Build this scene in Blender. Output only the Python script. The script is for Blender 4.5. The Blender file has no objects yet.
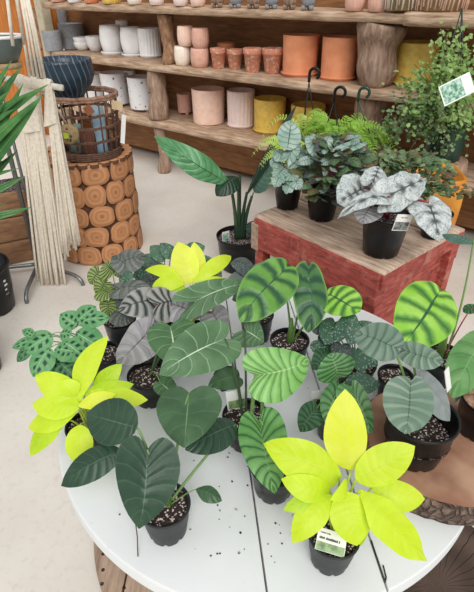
import bpy, math, random
from math import sin, cos, pi, radians, hypot
from mathutils import Vector, Matrix, noise
R = random.Random(7)
SC = bpy.context.scene
COL = SC.collection
# ------------------------------------------------------------------ camera model
FPX, PITCH, CZ = 480.0, radians(33), 1.6
_c, _s = cos(PITCH), sin(PITCH)
CAM = Vector((0, 0, CZ))
def ray(px, py):
    x = (px-237)/FPX; y = (296-py)/FPX
    return Vector((x, _c+y*_s, -_s+y*_c))
def atz(px, py, z):
    r = ray(px, py); return CAM + r*((z-CZ)/r.z)
def aty(px, py, y):
    r = ray(px, py); return CAM + r*(y/r.y)
def atd(px, py, d): return CAM + ray(px, py)*d
def depth(p): return p.y*_c-(p.z-CZ)*_s
def V(*a): return Vector(a)
# ------------------------------------------------------------------ mesh builder
class MB:
    def __init__(s): s.v = []; s.f = []; s.u = []; s.mi = []; s.cur = 0
    def add(s, vs, fs, us=None):
        o = len(s.v); s.v += [Vector(p) for p in vs]
        s.u += us if us else [(0.0, 0.0)]*len(vs)
        for f in fs: s.f.append(tuple(i+o for i in f)); s.mi.append(s.cur)
    def box(s, c, hx, hy, hz):
        c = Vector(c); hx = Vector(hx); hy = Vector(hy); hz = Vector(hz); vs = []; 
        if hx.cross(hy).dot(hz) < 0: hx = -hx
        for k in (-1, 1):
            for j in (-1, 1):
                for i in (-1, 1): vs.append(c+hx*i+hy*j+hz*k)
        s.add(vs, [(0,2,3,1),(4,5,7,6),(0,1,5,4),(2,6,7,3),(0,4,6,2),(1,3,7,5)])
    def abox(s, x0, x1, y0, y1, z0, z1):
        s.box(((x0+x1)/2,(y0+y1)/2,(z0+z1)/2), ((x1-x0)/2,0,0), (0,(y1-y0)/2,0), (0,0,(z1-z0)/2))
    def rough(s, c, hx, hy, hz, n=14, amp=.006, sc=9.0):
        """a rough sawn board: long axis hx, cross section a superellipse that wanders"""
        c = Vector(c); hx = Vector(hx); hy = Vector(hy); hz = Vector(hz); m = 16
        if hx.cross(hy).dot(hz) < 0: hx = -hx
        vs = []; us = []; fs = []
        for i in range(n+1):
            t = -1+2*i/n
            for j in range(m):
                a = 2*pi*(j+.5)/m; e = .28
                cx = math.copysign(abs(cos(a))**e, cos(a)); sx = math.copysign(abs(sin(a))**e, sin(a))
                p = c+hx*t+hy*cx+hz*sx
                p = p + noise.noise_vector(p*sc)*amp
                vs.append(p); us.append((t*hx.length, a/(2*pi)))
        for i in range(n):
            for j in range(m):
                fs.append((i*m+j, i*m+(j+1) % m, (i+1)*m+(j+1) % m, (i+1)*m+j))
        fs.append(tuple(range(m))[::-1]); fs.append(tuple(n*m+j for j in range(m)))
        s.add(vs, fs, us)
    def tube(s, pts, r, n=6, cap=True, closed=False):
        pts = [Vector(p) for p in pts]; k = len(pts)
        rs = r if isinstance(r, (list, tuple)) else [r]*k
        vs = []; us = []; fs = []; prev = None; L = 0
        for i, p in enumerate(pts):
            if closed: d = pts[(i+1) % k]-pts[i-1]
            else: d = pts[min(i+1, k-1)]-pts[max(i-1, 0)]
            if d.length < 1e-9: d = V(0,0,1)
            d.normalize()
            if prev is None:
                q = V(0,0,1) if abs(d.z) < .9 else V(1,0,0)
                a = d.cross(q).normalized()
            else:
                a = prev-d*prev.dot(d)
                a = a.normalized() if a.length > 1e-6 else d.orthogonal().normalized()
            prev = a; b = d.cross(a)
            if i: L += (p-pts[i-1]).length
            for j in range(n):
                t = 2*pi*j/n; vs.append(p+(a*cos(t)+b*sin(t))*rs[i]); us.append((L, j/n))
        for i in range(k if closed else k-1):
            i2 = (i+1) % k
            for j in range(n): fs.append((i*n+j, i*n+(j+1) % n, i2*n+(j+1) % n, i2*n+j))
        if cap and not closed: fs.append(tuple(range(n))[::-1]); fs.append(tuple((k-1)*n+j for j in range(n)))
        s.add(vs, fs, us)
    def lathe(s, prof, c=(0,0,0), n=32, mod=None, capb=True, capt=False):
        """prof: (r,z) list bottom outside -> top -> inside. mod(angle,i,r,z)->(r,z)"""
        c = Vector(c); vs = []; us = []; fs = []; k = len(prof); L = 0
        for i, (r, z) in enumerate(prof):
            if i: L += hypot(r-prof[i-1][0], z-prof[i-1][1])
            for j in range(n):
                t = 2*pi*j/n; rr, zz = mod(t, i, r, z) if mod else (r, z)
                vs.append(c+V(rr*cos(t), rr*sin(t), zz)); us.append((j/n, L))
        for i in range(k-1):
            for j in range(n): fs.append((i*n+j, i*n+(j+1) % n, (i+1)*n+(j+1) % n, (i+1)*n+j))
        if capb: fs.append(tuple(range(n))[::-1])
        if capt: fs.append(tuple((k-1)*n+j for j in range(n)))
        s.add(vs, fs, us)
    def build(s, name, mats, parent=None, smooth=True, bevel=0, loc=None, subsurf=0):
        off = V(0,0,0)
        if parent is not None: off = world_loc(parent)
        elif loc is not None: off = Vector(loc)
        me = bpy.data.meshes.new(name)
        me.from_pydata([tuple(p-off) for p in s.v], [], s.f)
        uvl = me.uv_layers.new(name='UVMap')
        vi = [0]*len(me.loops); me.loops.foreach_get('vertex_index', vi)
        flat = []
        for i in vi: flat += [s.u[i][0], s.u[i][1]]
        uvl.data.foreach_set('uv', flat)
        for m in (mats if isinstance(mats, (list, tuple)) else [mats]): me.materials.append(m)
        me.polygons.foreach_set('material_index', s.mi)
        me.polygons.foreach_set('use_smooth', [smooth]*len(me.polygons))
        me.update(); me.validate()
        o = bpy.data.objects.new(name, me); COL.objects.link(o)
        if parent is not None: o.parent = parent
        else: o.location = off
        if bevel:
            b = o.modifiers.new('bevel', 'BEVEL'); b.width = bevel; b.segments = 2; b.limit_method = 'ANGLE'
        return o
def world_loc(o):
    p = Vector(o.location)
    while o.parent is not None: o = o.parent; p += Vector(o.location)
    return p
def tag(o, label, cat, group=None, kind=None):
    if label: o['label'] = label
    if cat: o['category'] = cat
    if group: o['group'] = group
    if kind: o['kind'] = kind
    return o
def thing(name, label, cat, loc, group=None):
    o = bpy.data.objects.new(name, None); COL.objects.link(o); o.location = Vector(loc); o.empty_display_size = .05
    return tag(o, label, cat, group)
def struct(o): o['kind'] = 'structure'; return o
# ------------------------------------------------------------------ materials
def lin(c):
    return tuple((x/12.92 if x <= .04045 else ((x+.055)/1.055)**2.4) for x in (v/255 for v in c))+(1.0,)
class NT:
    def __init__(s, name):
        s.m = bpy.data.materials.new(name); s.m.use_nodes = True; s.t = s.m.node_tree; s.t.nodes.clear()
        s.out = s.t.nodes.new('ShaderNodeOutputMaterial')
    def n(s, typ, props=None, **ins):
        nd = s.t.nodes.new('ShaderNode'+typ)
        for k, v in (props or {}).items(): setattr(nd, k, v)
        for k, v in ins.items():
            key = int(k[1:]) if k[0] == '_' and k[1:].isdigit() else k.replace('_', ' ')
            sock = nd.inputs[key]
            if hasattr(v, 'is_output'): s.t.links.new(v, sock)
            else: sock.default_value = v
        return nd
    def math(s, op, a, b=0.0, c=None):
        kw = {'_0': a, '_1': b}
        if c is not None: kw['_2'] = c
        return s.n('Math', {'operation': op}, **kw).outputs[0]
    def mix(s, f, a, b, mode='MIX'):
        nd = s.t.nodes.new('ShaderNodeMix'); nd.data_type = 'RGBA'; nd.blend_type = mode
        for k, v in ((0, f), (6, a), (7, b)):
            if hasattr(v, 'is_output'): s.t.links.new(v, nd.inputs[k])
            else: nd.inputs[k].default_value = v
        return nd.outputs[2]
    def smooth(s, v, a, b, lo=0.0, hi=1.0):
        nd = s.n('MapRange', {'interpolation_type': 'SMOOTHSTEP'}, Value=v)
        nd.inputs[1].default_value = a; nd.inputs[2].default_value = b; nd.inputs[3].default_value = lo; nd.inputs[4].default_value = hi
        return nd.outputs[0]
    def coords(s, kind='Object', scale=(1,1,1), rot=(0,0,0)):
        tc = s.n('TexCoord'); mr = s.n('Mapping', Vector=tc.outputs[kind], Rotation=rot); mp = s.n('Mapping', Vector=mr.outputs[0], Scale=scale); return mp.outputs[0]
    def noise(s, vec, scale, detail=4.0, rough=.55):
        return s.n('TexNoise', Vector=vec, Scale=scale, Detail=detail, Roughness=rough).outputs[0]
    def ramp(s, f, stops):
        nd = s.n('ValToRGB', Fac=f); e = nd.color_ramp.elements
        while len(e) < len(stops): e.new(.5)
        for i, (p, c) in enumerate(stops): e[i].position = p; e[i].color = c
        return nd.outputs[0]
    def finish(s, col, rough=.6, bump=None, bstr=.3, bdist=.005, tr=0.0, trcol=None, metal=0.0, spec=.5, coat=0.0):
        p = s.n('BsdfPrincipled', Base_Color=col, Roughness=rough, Metallic=metal)
        p.inputs['Specular IOR Level'].default_value = spec
        if coat: p.inputs['Coat Weight'].default_value = coat; p.inputs['Coat Roughness'].default_value = .12
        if bump is not None:
            b = s.n('Bump', Height=bump, Strength=bstr, Distance=bdist); s.t.links.new(b.outputs[0], p.inputs['Normal'])
        sh = p.outputs[0]
        if tr:
            t = s.n('BsdfTranslucent', Color=trcol if trcol is not None else col)
            sh = s.n('MixShader', Fac=tr, _1=sh, _2=t.outputs[0]).outputs[0]
        s.t.links.new(sh, s.out.inputs[0]); return s.m
def m_plain(name, c, rough=.5, var=.06, scale=20.0, bstr=.1, metal=0.0, spec=.5, c2=None, coat=0.0):
    t = NT(name); v = t.coords(); f = t.noise(v, scale)
    a = lin(c); b = lin(c2) if c2 else tuple(x*(1-var*4) for x in a[:3])+(1,)
    return t.finish(t.mix(t.smooth(f, .35, .7), a, b), rough, f, bstr, .002, metal=metal, spec=spec, coat=coat)
def m_wood(name, c1, c2, c3, scale=6.0, stretch=(1,8,8), rot=(0,0,0), rough=.75, bstr=.5, kind='Object'):
    t = NT(name); v = t.coords(kind, stretch, rot)
    f = t.noise(v, scale, 8.0, .65); g = t.noise(t.coords(kind), 4.0, 3.0)
    col = t.ramp(f, [(.3, lin(c1)), (.5, lin(c2)), (.72, lin(c3))])
    col = t.mix(t.smooth(g, .45, .75, 0, .5), col, lin(c1))
    return t.finish(col, rough, f, bstr, .006)
def m_leaf(name, c1, c2, vein, nv=7.0, vw=.10, vs=.6, mid=None, mw=.05, edge=None, ew=.88, es=1.0, rough=.38, tr=.18, curv=1.2,
           bstr=.35, quilt=None, qs=0.0, special=None, spec=.32, nsc=14.0, trcol=None, wob=.5):
    """c1/c2 mottled blade, fine side veins (vein), broad tint along them (quilt), midrib, margin"""
    t = NT(name); tc = t.n('TexCoord'); sep = t.n('SeparateXYZ', Vector=tc.outputs['UV'])
    u, v = sep.outputs[0], sep.outputs[1]
    s = t.math('MULTIPLY', t.math('ABSOLUTE', t.math('SUBTRACT', v, .5)), 2.0)
    q = t.math('SUBTRACT', t.math('MULTIPLY', u, nv), t.math('MULTIPLY', t.math('POWER', s, 1.5), curv*.5))
    q = t.math('ADD', q, t.math('MULTIPLY', t.math('SUBTRACT', t.noise(tc.outputs['Object'], 22.0, 3.0, .5), .5), wob))
    d = t.math('MULTIPLY', t.math('ABSOLUTE', t.math('SUBTRACT', t.math('FRACT', t.math('ADD', q, 10.5)), .5)), 2.0)  # 0 on a vein, 1 between
    nz = t.noise(tc.outputs['Object'], nsc, 4.0, .6)
    col = t.mix(t.smooth(nz, .35, .68), lin(c1), lin(c2))
    if quilt: col = t.mix(t.math('MULTIPLY', t.smooth(d, 0.05, .75, 1, 0), qs), col, lin(quilt))
    if special == 'maranta':
        a = t.math('MULTIPLY', t.smooth(d, .42, .6), t.math('MULTIPLY', t.smooth(s, .14, .26), t.smooth(s, .46, .58, 1, 0)))
        col = t.mix(a, col, lin((24, 62, 44)))
    if special in ('silver', 'dots'):
        w = t.n('TexVoronoi', Vector=tc.outputs['Object'], Scale=150.0 if special == 'silver' else 210.0).outputs[0]
        col = t.mix(t.smooth(t.math('ADD', w, t.math('MULTIPLY', nz, .4)), .34, .56, .8, 0), col, lin((156, 180, 164) if special == 'silver' else (140, 148, 142)))
    if special == 'rex':
        a = t.math('MULTIPLY', t.smooth(s, .02, .5, 1, 0), t.smooth(d, .1, .8, 1, .15))
        col = t.mix(a, col, lin((52, 62, 62)))
        w = t.noise(tc.outputs['Object'], 160.0, 2.0)
        col = t.mix(t.smooth(w, .52, .68, 0, .6), col, lin((92, 102, 104)))
    if special == 'rexdark':
        a = t.smooth(d, .12, .6, 1, 0); col = t.mix(t.math('MULTIPLY', a, t.smooth(s, .96, .8)), col, lin((52, 60, 56)))
    vm = t.smooth(d, 0.0, vw*2, 1, 0)
    col = t.mix(t.math('MULTIPLY', vm, vs), col, lin(vein))
    if mid:
        col = t.mix(t.smooth(t.math('ADD', s, t.math('MULTIPLY', u, mw*.35)), mw*.5, mw, 1, 0), col, lin(mid))
    if edge: col = t.mix(t.math('MULTIPLY', t.smooth(s, ew, min(.999, ew+.1)), es), col, lin(edge))
    h = t.math('SUBTRACT', t.smooth(d, 0, .8), t.math('MULTIPLY', nz, .25))
    return t.finish(col, rough, h, bstr, .004, tr=tr, spec=spec, trcol=lin(trcol) if trcol else None)
M = {}
def mats():
    m = M
    # ---- setting
    t = NT('concrete'); v = t.coords(); f = t.noise(v, 2.2, 6); g = t.noise(v, 38.0, 3); h = t.noise(t.coords(scale=(1,5,1), rot=(0,0,.6)), 7.0, 5, .7)
    col = t.ramp(f, [(.3, lin((214,207,196))), (.55, lin((224,218,208))), (.75, lin((231,226,219)))])
    col = t.mix(t.smooth(g, .50, .74, 0, .35), col, lin((194,186,172)))
    col = t.mix(t.smooth(h, .56, .78, 0, .3), col, lin((206,198,186)))
    m['floor'] = t.finish(col, .55, g, .08, .003)
    m['brown_board'] = m_wood('brown_board', (108,70,40), (138,94,56), (164,116,72), 5.0, (1.2,1.2,9), bstr=.2)
    m['orange_wood'] = m_wood('orange_wood', (150,84,26), (190,112,40), (214,140,62), 5.0, (9,9,1), bstr=.2)
    m['beige'] = m_plain('beige_plaster', (196,184,158), .8, .04)
    m['shelf_wood'] = m_wood('shelf_wood', (120,92,70), (186,156,128), (222,200,176), 4.0, (1.4,9,14), bstr=.8, rot=(0,0,.646))
    m['log_wood'] = m_wood('log_wood', (108,84,68), (158,130,110), (196,172,152), 5.0, (9,9,1.3), bstr=.8)
    m['bark_post'] = m_wood('bark_post', (96,66,44), (150,112,82), (196,160,128), 7.0, (5,5,2), bstr=1.0)
    # ---- shelf pots
    m['white'] = m_plain('white_glaze', (250,250,250), .25, .015, 12)
    m['grey_pot'] = m_plain('grey_cement', (150,152,156), .7, .05, 30)
    t = NT('speckled_glaze'); v = t.coords(); w = t.n('TexVoronoi', Vector=v, Scale=22.0).outputs[0]; w2 = t.noise(v, 45.0, 2)
    m['speckle'] = t.finish(t.mix(t.math('MULTIPLY', t.smooth(w, .2, .3, 1, 0), t.smooth(w2, .5, .6)), lin((236,236,238)), lin((60,62,72))), .35)
    m['terra'] = m_plain('terracotta', (236,158,116), .75, .05, 10, c2=(222,142,98))
    t = NT('terracotta_limed'); v = t.coords(); f = t.noise(v, 36.0, 5, .7)
    m['terra_lime'] = t.finish(t.mix(t.smooth(f, .52, .62, 0, .85), lin((214,142,112)), lin((234,216,202))), .8, f, .3, .003)
    m['peach'] = m_plain('peach_clay', (250,214,194), .7, .03, 25)
    m['blush'] = m_plain('blush_glaze', (247,226,220), .45, .02, 25)
    m['cream'] = m_plain('cream_glaze', (249,236,220), .45, .02, 25)
    m['pinkclay'] = m_plain('pink_clay', (228,178,158), .7, .04, 25)
    m['mustard'] = m_plain('mustard_glaze', (242,204,96), .4, .05, 25)
    m['yellow'] = m_plain('yellow_glaze', (246,212,104), .4, .05, 25)
    m['darkin'] = m_plain('dark_hollow', (46,40,36), .9)
    t = NT('navy_glaze'); tc = t.n('TexCoord'); sp = t.n('SeparateXYZ', Vector=tc.outputs['UV'])
    q = t.math('ADD', t.math('MULTIPLY', sp.outputs[0], 26.0), t.math('MULTIPLY', sp.outputs[1], 7.0)); q = t.math('ABSOLUTE', t.math('SUBTRACT', t.math('FRACT', q), .5))
    m['navy'] = t.finish(t.mix(t.smooth(q, .38, .5, 0, .6), lin((36,54,68)), lin((126,148,162))), .3, t.smooth(q, .3, .5), .5, .004)
    m['greyglaze'] = m_plain('greygreen_glaze', (104,116,112), .35, .06, 12)
    # ---- nursery
    m['black_pot'] = m_plain('black_plastic', (17,18,20), .3, .05, 30, bstr=.05, spec=.3)
    m['slate_pot'] = m_plain('charcoal_plastic', (46,49,51), .45, .05, 30, bstr=.08, spec=.3)
    m['green_pot'] = m_plain('green_plastic', (18,62,50), .35, .05, 30, bstr=.05)
    t = NT('potting_soil'); v = t.coords(); f = t.noise(v, 130.0, 4, .7); w = t.n('TexVoronoi', Vector=v, Scale=170.0).outputs[0]; k = t.noise(v, 60.0, 2)
    col = t.mix(f, lin((20,15,13)), lin((66,50,42)))
    col = t.mix(t.math('MULTIPLY', t.smooth(w, .36, .44, 1, 0), t.smooth(k, .42, .52)), col, lin((226,208,204)))
    m['soil'] = t.finish(col, .95, f, .9, .006)
    m['bark_chip'] = m_plain('bark_chips', (176,140,112), .9, .1, 60, c2=(96,66,48))
    # ---- table
    t = NT('white_paint'); v = t.coords(); f = t.noise(v, 3.0, 5); g = t.noise(v, 55.0, 4, .7)
    col = t.mix(t.smooth(f, .4, .7, 0, .5), lin((232,235,235)), lin((219,222,222)))
    col = t.mix(t.smooth(g, .66, .74, 0, .6), col, lin((176,172,166)))
    m['white_paint'] = t.finish(col, .5, g, .12, .002)
    m['spool_wood'] = m_wood('spool_wood', (122,100,84), (168,144,124), (196,172,150), 6.0, (10,1,10), bstr=.4)
    m['dark_hole'] = m_plain('bolt_hole', (40,30,26), .9)
    # log slab
    t = NT('slab_face'); v = t.coords('Object'); ln = t.n('VectorMath', {'operation': 'LENGTH'}, _0=v).outputs[1]
    nz = t.noise(v, 5.0, 4); q = t.math('ADD', t.math('MULTIPLY', ln, 90.0), t.math('MULTIPLY', nz, 9.0))
    rg = t.math('MULTIPLY', t.math('ADD', t.math('SINE', q), 1.0), .5)
    col = t.mix(rg, lin((132,90,68)), lin((150,106,82))); col = t.mix(t.smooth(nz, .4, .65, 0, .8), col, lin((196,158,130)))
    m['slab_face'] = t.finish(col, .65, rg, .2, .002)
    t = NT('rough_bark'); v = t.coords(); w = t.n('TexVoronoi', {'feature': 'DISTANCE_TO_EDGE'}, Vector=t.coords(scale=(1,1,.6)), Scale=52.0).outputs[0]; f = t.noise(v, 34.0, 7, .75)
    col = t.mix(t.smooth(f, .3, .7), lin((72,54,46)), lin((160,134,118))); col = t.mix(t.smooth(w, 0, .10, .55, 0), col, lin((40,30,26)))
    m['bark'] = t.finish(col, .9, t.math('ADD', t.smooth(w, 0, .2), f), 1.0, .012)
    t = NT('checked_endgrain'); v = t.coords('Object'); ln = t.n('VectorMath', {'operation': 'LENGTH'}, _0=v).outputs[1]
    nz = t.noise(v, 7.0, 4); q = t.math('ADD', t.math('MULTIPLY', ln, 130.0), t.math('MULTIPLY', nz, 6.0)); rg = t.math('MULTIPLY', t.math('ADD', t.math('SINE', q), 1.0), .5)
    sp = t.n('SeparateXYZ', Vector=v); an = t.math('ARCTAN2', sp.outputs[1], sp.outputs[0])
    cr = t.math('ABSOLUTE', t.math('SINE', t.math('ADD', t.math('MULTIPLY', an, 17.0), t.math('MULTIPLY', nz, 5.0))))
    col = t.mix(rg, lin((72,58,50)), lin((96,78,68))); col = t.mix(t.smooth(cr, 0, .10, .85, 0), col, lin((34,28,24)))
    m['endgrain'] = t.finish(col, .9, t.math('ADD', t.smooth(cr, 0, .2), t.math('MULTIPLY', rg, .4)), .8, .006)
    t = NT('log_slice'); tc = t.n('TexCoord'); sp = t.n('SeparateXYZ', Vector=tc.outputs['UV']); nz = t.noise(tc.outputs['Object'], 9.0, 4)
    q = t.math('ADD', t.math('MULTIPLY', sp.outputs[0], 15.0), t.math('MULTIPLY', nz, 9.0)); rg = t.math('MULTIPLY', t.math('ADD', t.math('SINE', q), 1.0), .5)
    col = t.mix(rg, lin((180,124,82)), lin((200,146,102))); col = t.mix(t.smooth(sp.outputs[0], .0, .35, .6, 0), col, lin((142,88,54)))
    col = t.mix(t.smooth(sp.outputs[0], .94, .99), col, lin((96,62,42)))
    m['slice'] = t.finish(col, .7, rg, .2, .003)
    m['drum_gap'] = m_plain('drum_filler', (104,70,48), .9)
    # crate
    t = NT('red_paint'); v = t.coords(); f = t.noise(t.coords(scale=(2,2,9)), 6.0, 7, .7); g = t.noise(v, 40.0, 4)
    col = t.mix(t.smooth(f, .35, .62), lin((138,52,44)), lin((176,84,72))); col = t.mix(t.smooth(f, .6, .7, 0, .8), col, lin((176,142,120))); col = t.mix(t.smooth(g, .56, .70, 0, .7), col, lin((84,48,42))); col = t.mix(t.smooth(t.noise(v, 11.0, 5, .7), .54, .66, 0, .55), col, lin((184,132,114)))
    m['red'] = t.finish(col, .7, f, .5, .004)
    m['crate_top'] = m_wood('crate_top', (122,96,78), (190,164,142), (222,202,182), 5.0, (1.4,14,8), rot=(0,0,-2.28), bstr=.7)
    m['iron'] = m_plain('dark_iron', (58,54,54), .5, .1, metal=.6)
    # left cluster
    m['steel'] = m_plain('grey_steel', (132,136,136), .35, .04, metal=.7)
    m['cotton'] = m_plain('cotton_cord', (236,226,208), .9, .04, 60, bstr=.3)
    m['dowel'] = m_plain('white_dowel', (226,224,206), .6)
    m['wicker'] = m_wood('dark_wicker', (62,42,32), (104,74,58), (142,106,84), 14.0, (3,3,3), bstr=.6)
    m['wicker2'] = m_wood('rim_wicker', (92,64,50), (142,108,88), (176,142,120), 14.0, (3,3,3), bstr=.6)
    m['plank'] = m_wood('plank_wood', (96,66,44), (134,98,68), (160,122,88), 4.0, (2,2,12), bstr=.4)
    m['paper_white'] = m_plain('white_card', (238,238,234), .5, .01)
    m['paper_tan'] = m_plain('tan_card', (214,190,150), .7, .03)
    m['kraft'] = m_plain('kraft_card', (150,92,60), .8, .04)
    m['lime_card'] = m_plain('lime_card', (196,214,70), .6, .03)
    m['skyblue'] = m_plain('blue_print', (156,190,210), .5, .05, 12)
    m['teal'] = m_plain('teal_glaze', (132,160,150), .5, .05, 12)
    m['rustcloth'] = m_plain('rust_bag', (120,74,58), .8, .06, 12)
    m['jute'] = m_plain('jute_twine', (172,148,108), .9, .06, 60)
    m['ochre'] = m_plain('ochre_glaze', (216,148,50), .5, .06, 6, c2=(196,122,36))
    m['ink'] = m_plain('black_ink', (44,46,46), .6)
    m['redink'] = m_plain('red_ink', (170,50,50), .6)
    m['print_green'] = m_plain('green_leaf_print', (52,128,92), .4, .2, 60, c2=(196,222,206))
    m['print_lime'] = m_plain('pale_green_print', (150,178,120), .4, .1, 60, c2=(78,104,62))
    m['print_dark'] = m_plain('dark_photo_print', (62,70,66), .4, .2, 90, c2=(150,152,150))
    # ---- leaves
    m['phil_dark'] = m_leaf('dark_heart_blade', (42,66,50), (54,80,60), (74,104,86), 9, .07, .5, mid=(84,114,88), mw=.03, rough=.33, tr=.05, bstr=.3, edge=(70,98,76), ew=.95, es=.5)
    m['phil_sheen'] = m_leaf('sheen_heart_blade', (58,88,58), (76,108,74), (104,134,98), 6, .05, .35, mid=(112,140,100), mw=.03, rough=.28, tr=.08, bstr=.25)
    m['lime'] = m_leaf('lime_blade', (206,232,44), (220,242,74), (184,216,40), 9, .06, .3, mid=(206,230,80), mw=.04, rough=.42, tr=.3, bstr=.1, trcol=(206,230,30))
    m['lime_yellow'] = m_leaf('yellow_blade', (235,246,66), (244,250,108), (218,238,60), 8, .06, .3, mid=(236,236,110), mw=.04, rough=.42, tr=.3, bstr=.1, trcol=(224,240,40))
    m['lime_deep'] = m_leaf('deep_lime_blade', (178,214,36), (200,230,58), (150,188,26), 8, .06, .35, mid=(196,222,80), mw=.04, rough=.42, tr=.3, bstr=.1)
    m['gloriosum'] = m_leaf('velvet_blade', (66,102,62), (84,120,80), (128,166,120), 7, .06, .8, mid=(206,222,190), mw=.045, rough=.55, tr=.08, bstr=.4, curv=1.8)
    m['gloriosum_big'] = m_leaf('velvet_wide_blade', (76,108,72), (94,128,90), (140,172,134), 8, .06, .8, mid=(196,214,184), mw=.04, rough=.5, tr=.08, bstr=.4, curv=1.8)
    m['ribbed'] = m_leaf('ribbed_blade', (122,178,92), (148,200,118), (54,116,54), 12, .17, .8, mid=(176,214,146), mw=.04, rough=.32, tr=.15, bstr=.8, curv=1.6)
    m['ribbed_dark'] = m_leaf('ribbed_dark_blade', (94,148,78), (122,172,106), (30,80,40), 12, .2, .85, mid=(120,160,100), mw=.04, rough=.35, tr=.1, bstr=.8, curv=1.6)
    m['aloc'] = m_leaf('quilted_blade', (96,148,62), (118,166,82), (46,84,62), 6, .05, .3, mid=(50,84,66), mw=.05, rough=.3, tr=.12, bstr=.9, quilt=(38,82,54), qs=.95, edge=(116,164,84), ew=.86, es=.5, curv=.8)
    m['aloc_dark'] = m_leaf('quilted_dark_blade', (66,110,60), (84,124,76), (46,80,66), 6, .05, .3, mid=(60,92,80), mw=.05, rough=.35, tr=.12, bstr=.9, quilt=(32,72,56), qs=.9, edge=(116,164,76), ew=.86, es=.8, curv=.8)
    m['aloc_bright'] = m_leaf('quilted_bright_blade', (146,206,70), (172,222,104), (50,96,54), 6, .06, .6, mid=(54,98,66), mw=.08, rough=.3, tr=.2, bstr=1.0, quilt=(62,124,56), qs=.9, edge=(150,206,66), ew=.9, es=.6, curv=.8)
    m['aloc_silver'] = m_leaf('silver_grey_blade', (108,132,112), (128,150,130), (66,94,84), 8, .06, .6, mid=(76,100,84), mw=.05, rough=.42, tr=.06, bstr=.9, curv=.8, quilt=(96,126,112), qs=.5)
    m['aloc_silver_back'] = m_leaf('grey_back_blade', (128,138,136), (142,150,148), (104,116,110), 6, .05, .5, mid=(112,124,112), mw=.04, rough=.5, tr=.06, bstr=.6)
    m['aloc_side'] = m_leaf('plain_green_blade', (94,146,84), (120,166,104), (62,110,62), 6, .1, .6, mid=(130,170,110), mw=.04, rough=.35, tr=.15, bstr=.7)
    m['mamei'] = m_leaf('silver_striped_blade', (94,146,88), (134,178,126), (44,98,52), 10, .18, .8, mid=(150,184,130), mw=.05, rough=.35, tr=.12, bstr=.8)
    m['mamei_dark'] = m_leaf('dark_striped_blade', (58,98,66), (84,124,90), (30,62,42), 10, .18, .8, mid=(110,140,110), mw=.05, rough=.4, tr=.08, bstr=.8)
    m['scind'] = m_leaf('silver_splash_blade', (58,92,72), (76,108,86), (52,84,66), 5, .05, .2, mid=(70,100,80), mw=.04, rough=.45, tr=.06, special='silver')
    m['scind_dark'] = m_leaf('dark_splash_blade', (58,68,66), (76,86,84), (54,64,62), 6, .08, .4, mid=(90,100,96), mw=.04, rough=.5, tr=.05, special='dots')
    m['grey_matte'] = m_leaf('grey_matte_blade', (96,108,104), (112,122,118), (84,98,92), 6, .06, .4, mid=(80,96,88), mw=.04, rough=.6, tr=.05)
    m['rex'] = m_leaf('silver_begonia_blade', (208,214,211), (172,182,181), (86,98,98), 5, .07, .6, mid=(74,82,82), mw=.07, rough=.45, tr=.1, special='rex', edge=(74,84,86), ew=.94, es=.8, bstr=1.0, nsc=40)
    m['rex_dark'] = m_leaf('pewter_begonia_blade', (138,140,136), (158,158,152), (52,58,54), 7, .1, .8, mid=(60,66,62), mw=.06, rough=.4, tr=.05, special='rexdark', bstr=1.0)
    m['rex_mauve'] = m_leaf('mauve_begonia_blade', (150,148,150), (166,164,166), (92,92,96), 7, .08, .6, mid=(90,86,90), mw=.05, rough=.4, tr=.05, bstr=1.0)
    m['pep_dark'] = m_leaf('pewter_peperomia_blade', (92,98,92), (114,118,112), (58,66,60), 7, .1, .7, mid=(70,78,70), mw=.05, rough=.4, tr=.05, special='dots', bstr=1.0)
    m['pep_round'] = m_leaf('striped_round_blade', (134,156,84), (156,176,110), (38,62,30), 9, .22, .9, mid=(70,100,50), mw=.06, rough=.4, tr=.15, bstr=1.0, edge=(110,120,60), ew=.9, es=.6)
    m['beg_silver'] = m_leaf('silver_green_blade', (136,166,150), (180,200,190), (60,96,74), 8, .14, .75, mid=(60,92,74), mw=.08, rough=.45, tr=.15, bstr=.7, edge=(120,150,130), ew=.92, es=.5)
    m['small_dark'] = m_leaf('small_green_blade', (62,94,52), (116,138,100), (44,74,46), 5, .1, .5, mid=(110,136,100), mw=.1, rough=.5, tr=.12, special='dots')
    m['small_brown'] = m_leaf('small_bronze_blade', (104,86,60), (92,104,62), (70,60,40), 5, .1, .4, mid=(130,110,80), mw=.1, rough=.55, tr=.12)
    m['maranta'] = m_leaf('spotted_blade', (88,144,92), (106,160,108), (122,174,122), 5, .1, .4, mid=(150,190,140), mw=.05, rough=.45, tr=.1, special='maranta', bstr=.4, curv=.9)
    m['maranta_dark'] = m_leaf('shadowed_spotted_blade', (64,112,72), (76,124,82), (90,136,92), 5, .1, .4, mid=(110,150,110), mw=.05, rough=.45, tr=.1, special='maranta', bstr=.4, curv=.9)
    m['spathe'] = m_leaf('glossy_long_blade', (82,140,92), (112,168,120), (58,114,70), 12, .12, .6, mid=(46,92,54), mw=.06, rough=.25, tr=.15, bstr=.7, curv=2.0)
    m['spathe_dark'] = m_leaf('dark_long_blade', (28,52,38), (42,70,50), (30,52,40), 10, .1, .5, mid=(56,84,60), mw=.06, rough=.3, tr=.08, bstr=.5, curv=2.0)
    m['spathe_grey'] = m_leaf('greygreen_blade', (84,120,106), (104,138,124), (70,104,92), 9, .1, .5, mid=(96,130,110), mw=.05, rough=.4, tr=.1, bstr=.5, curv=2.0)
    m['palm'] = m_leaf('palm_blade', (56,104,52), (84,136,70), (90,130,80), 3, .05, .2, mid=(120,156,100), mw=.12, rough=.3, tr=.12)
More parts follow.
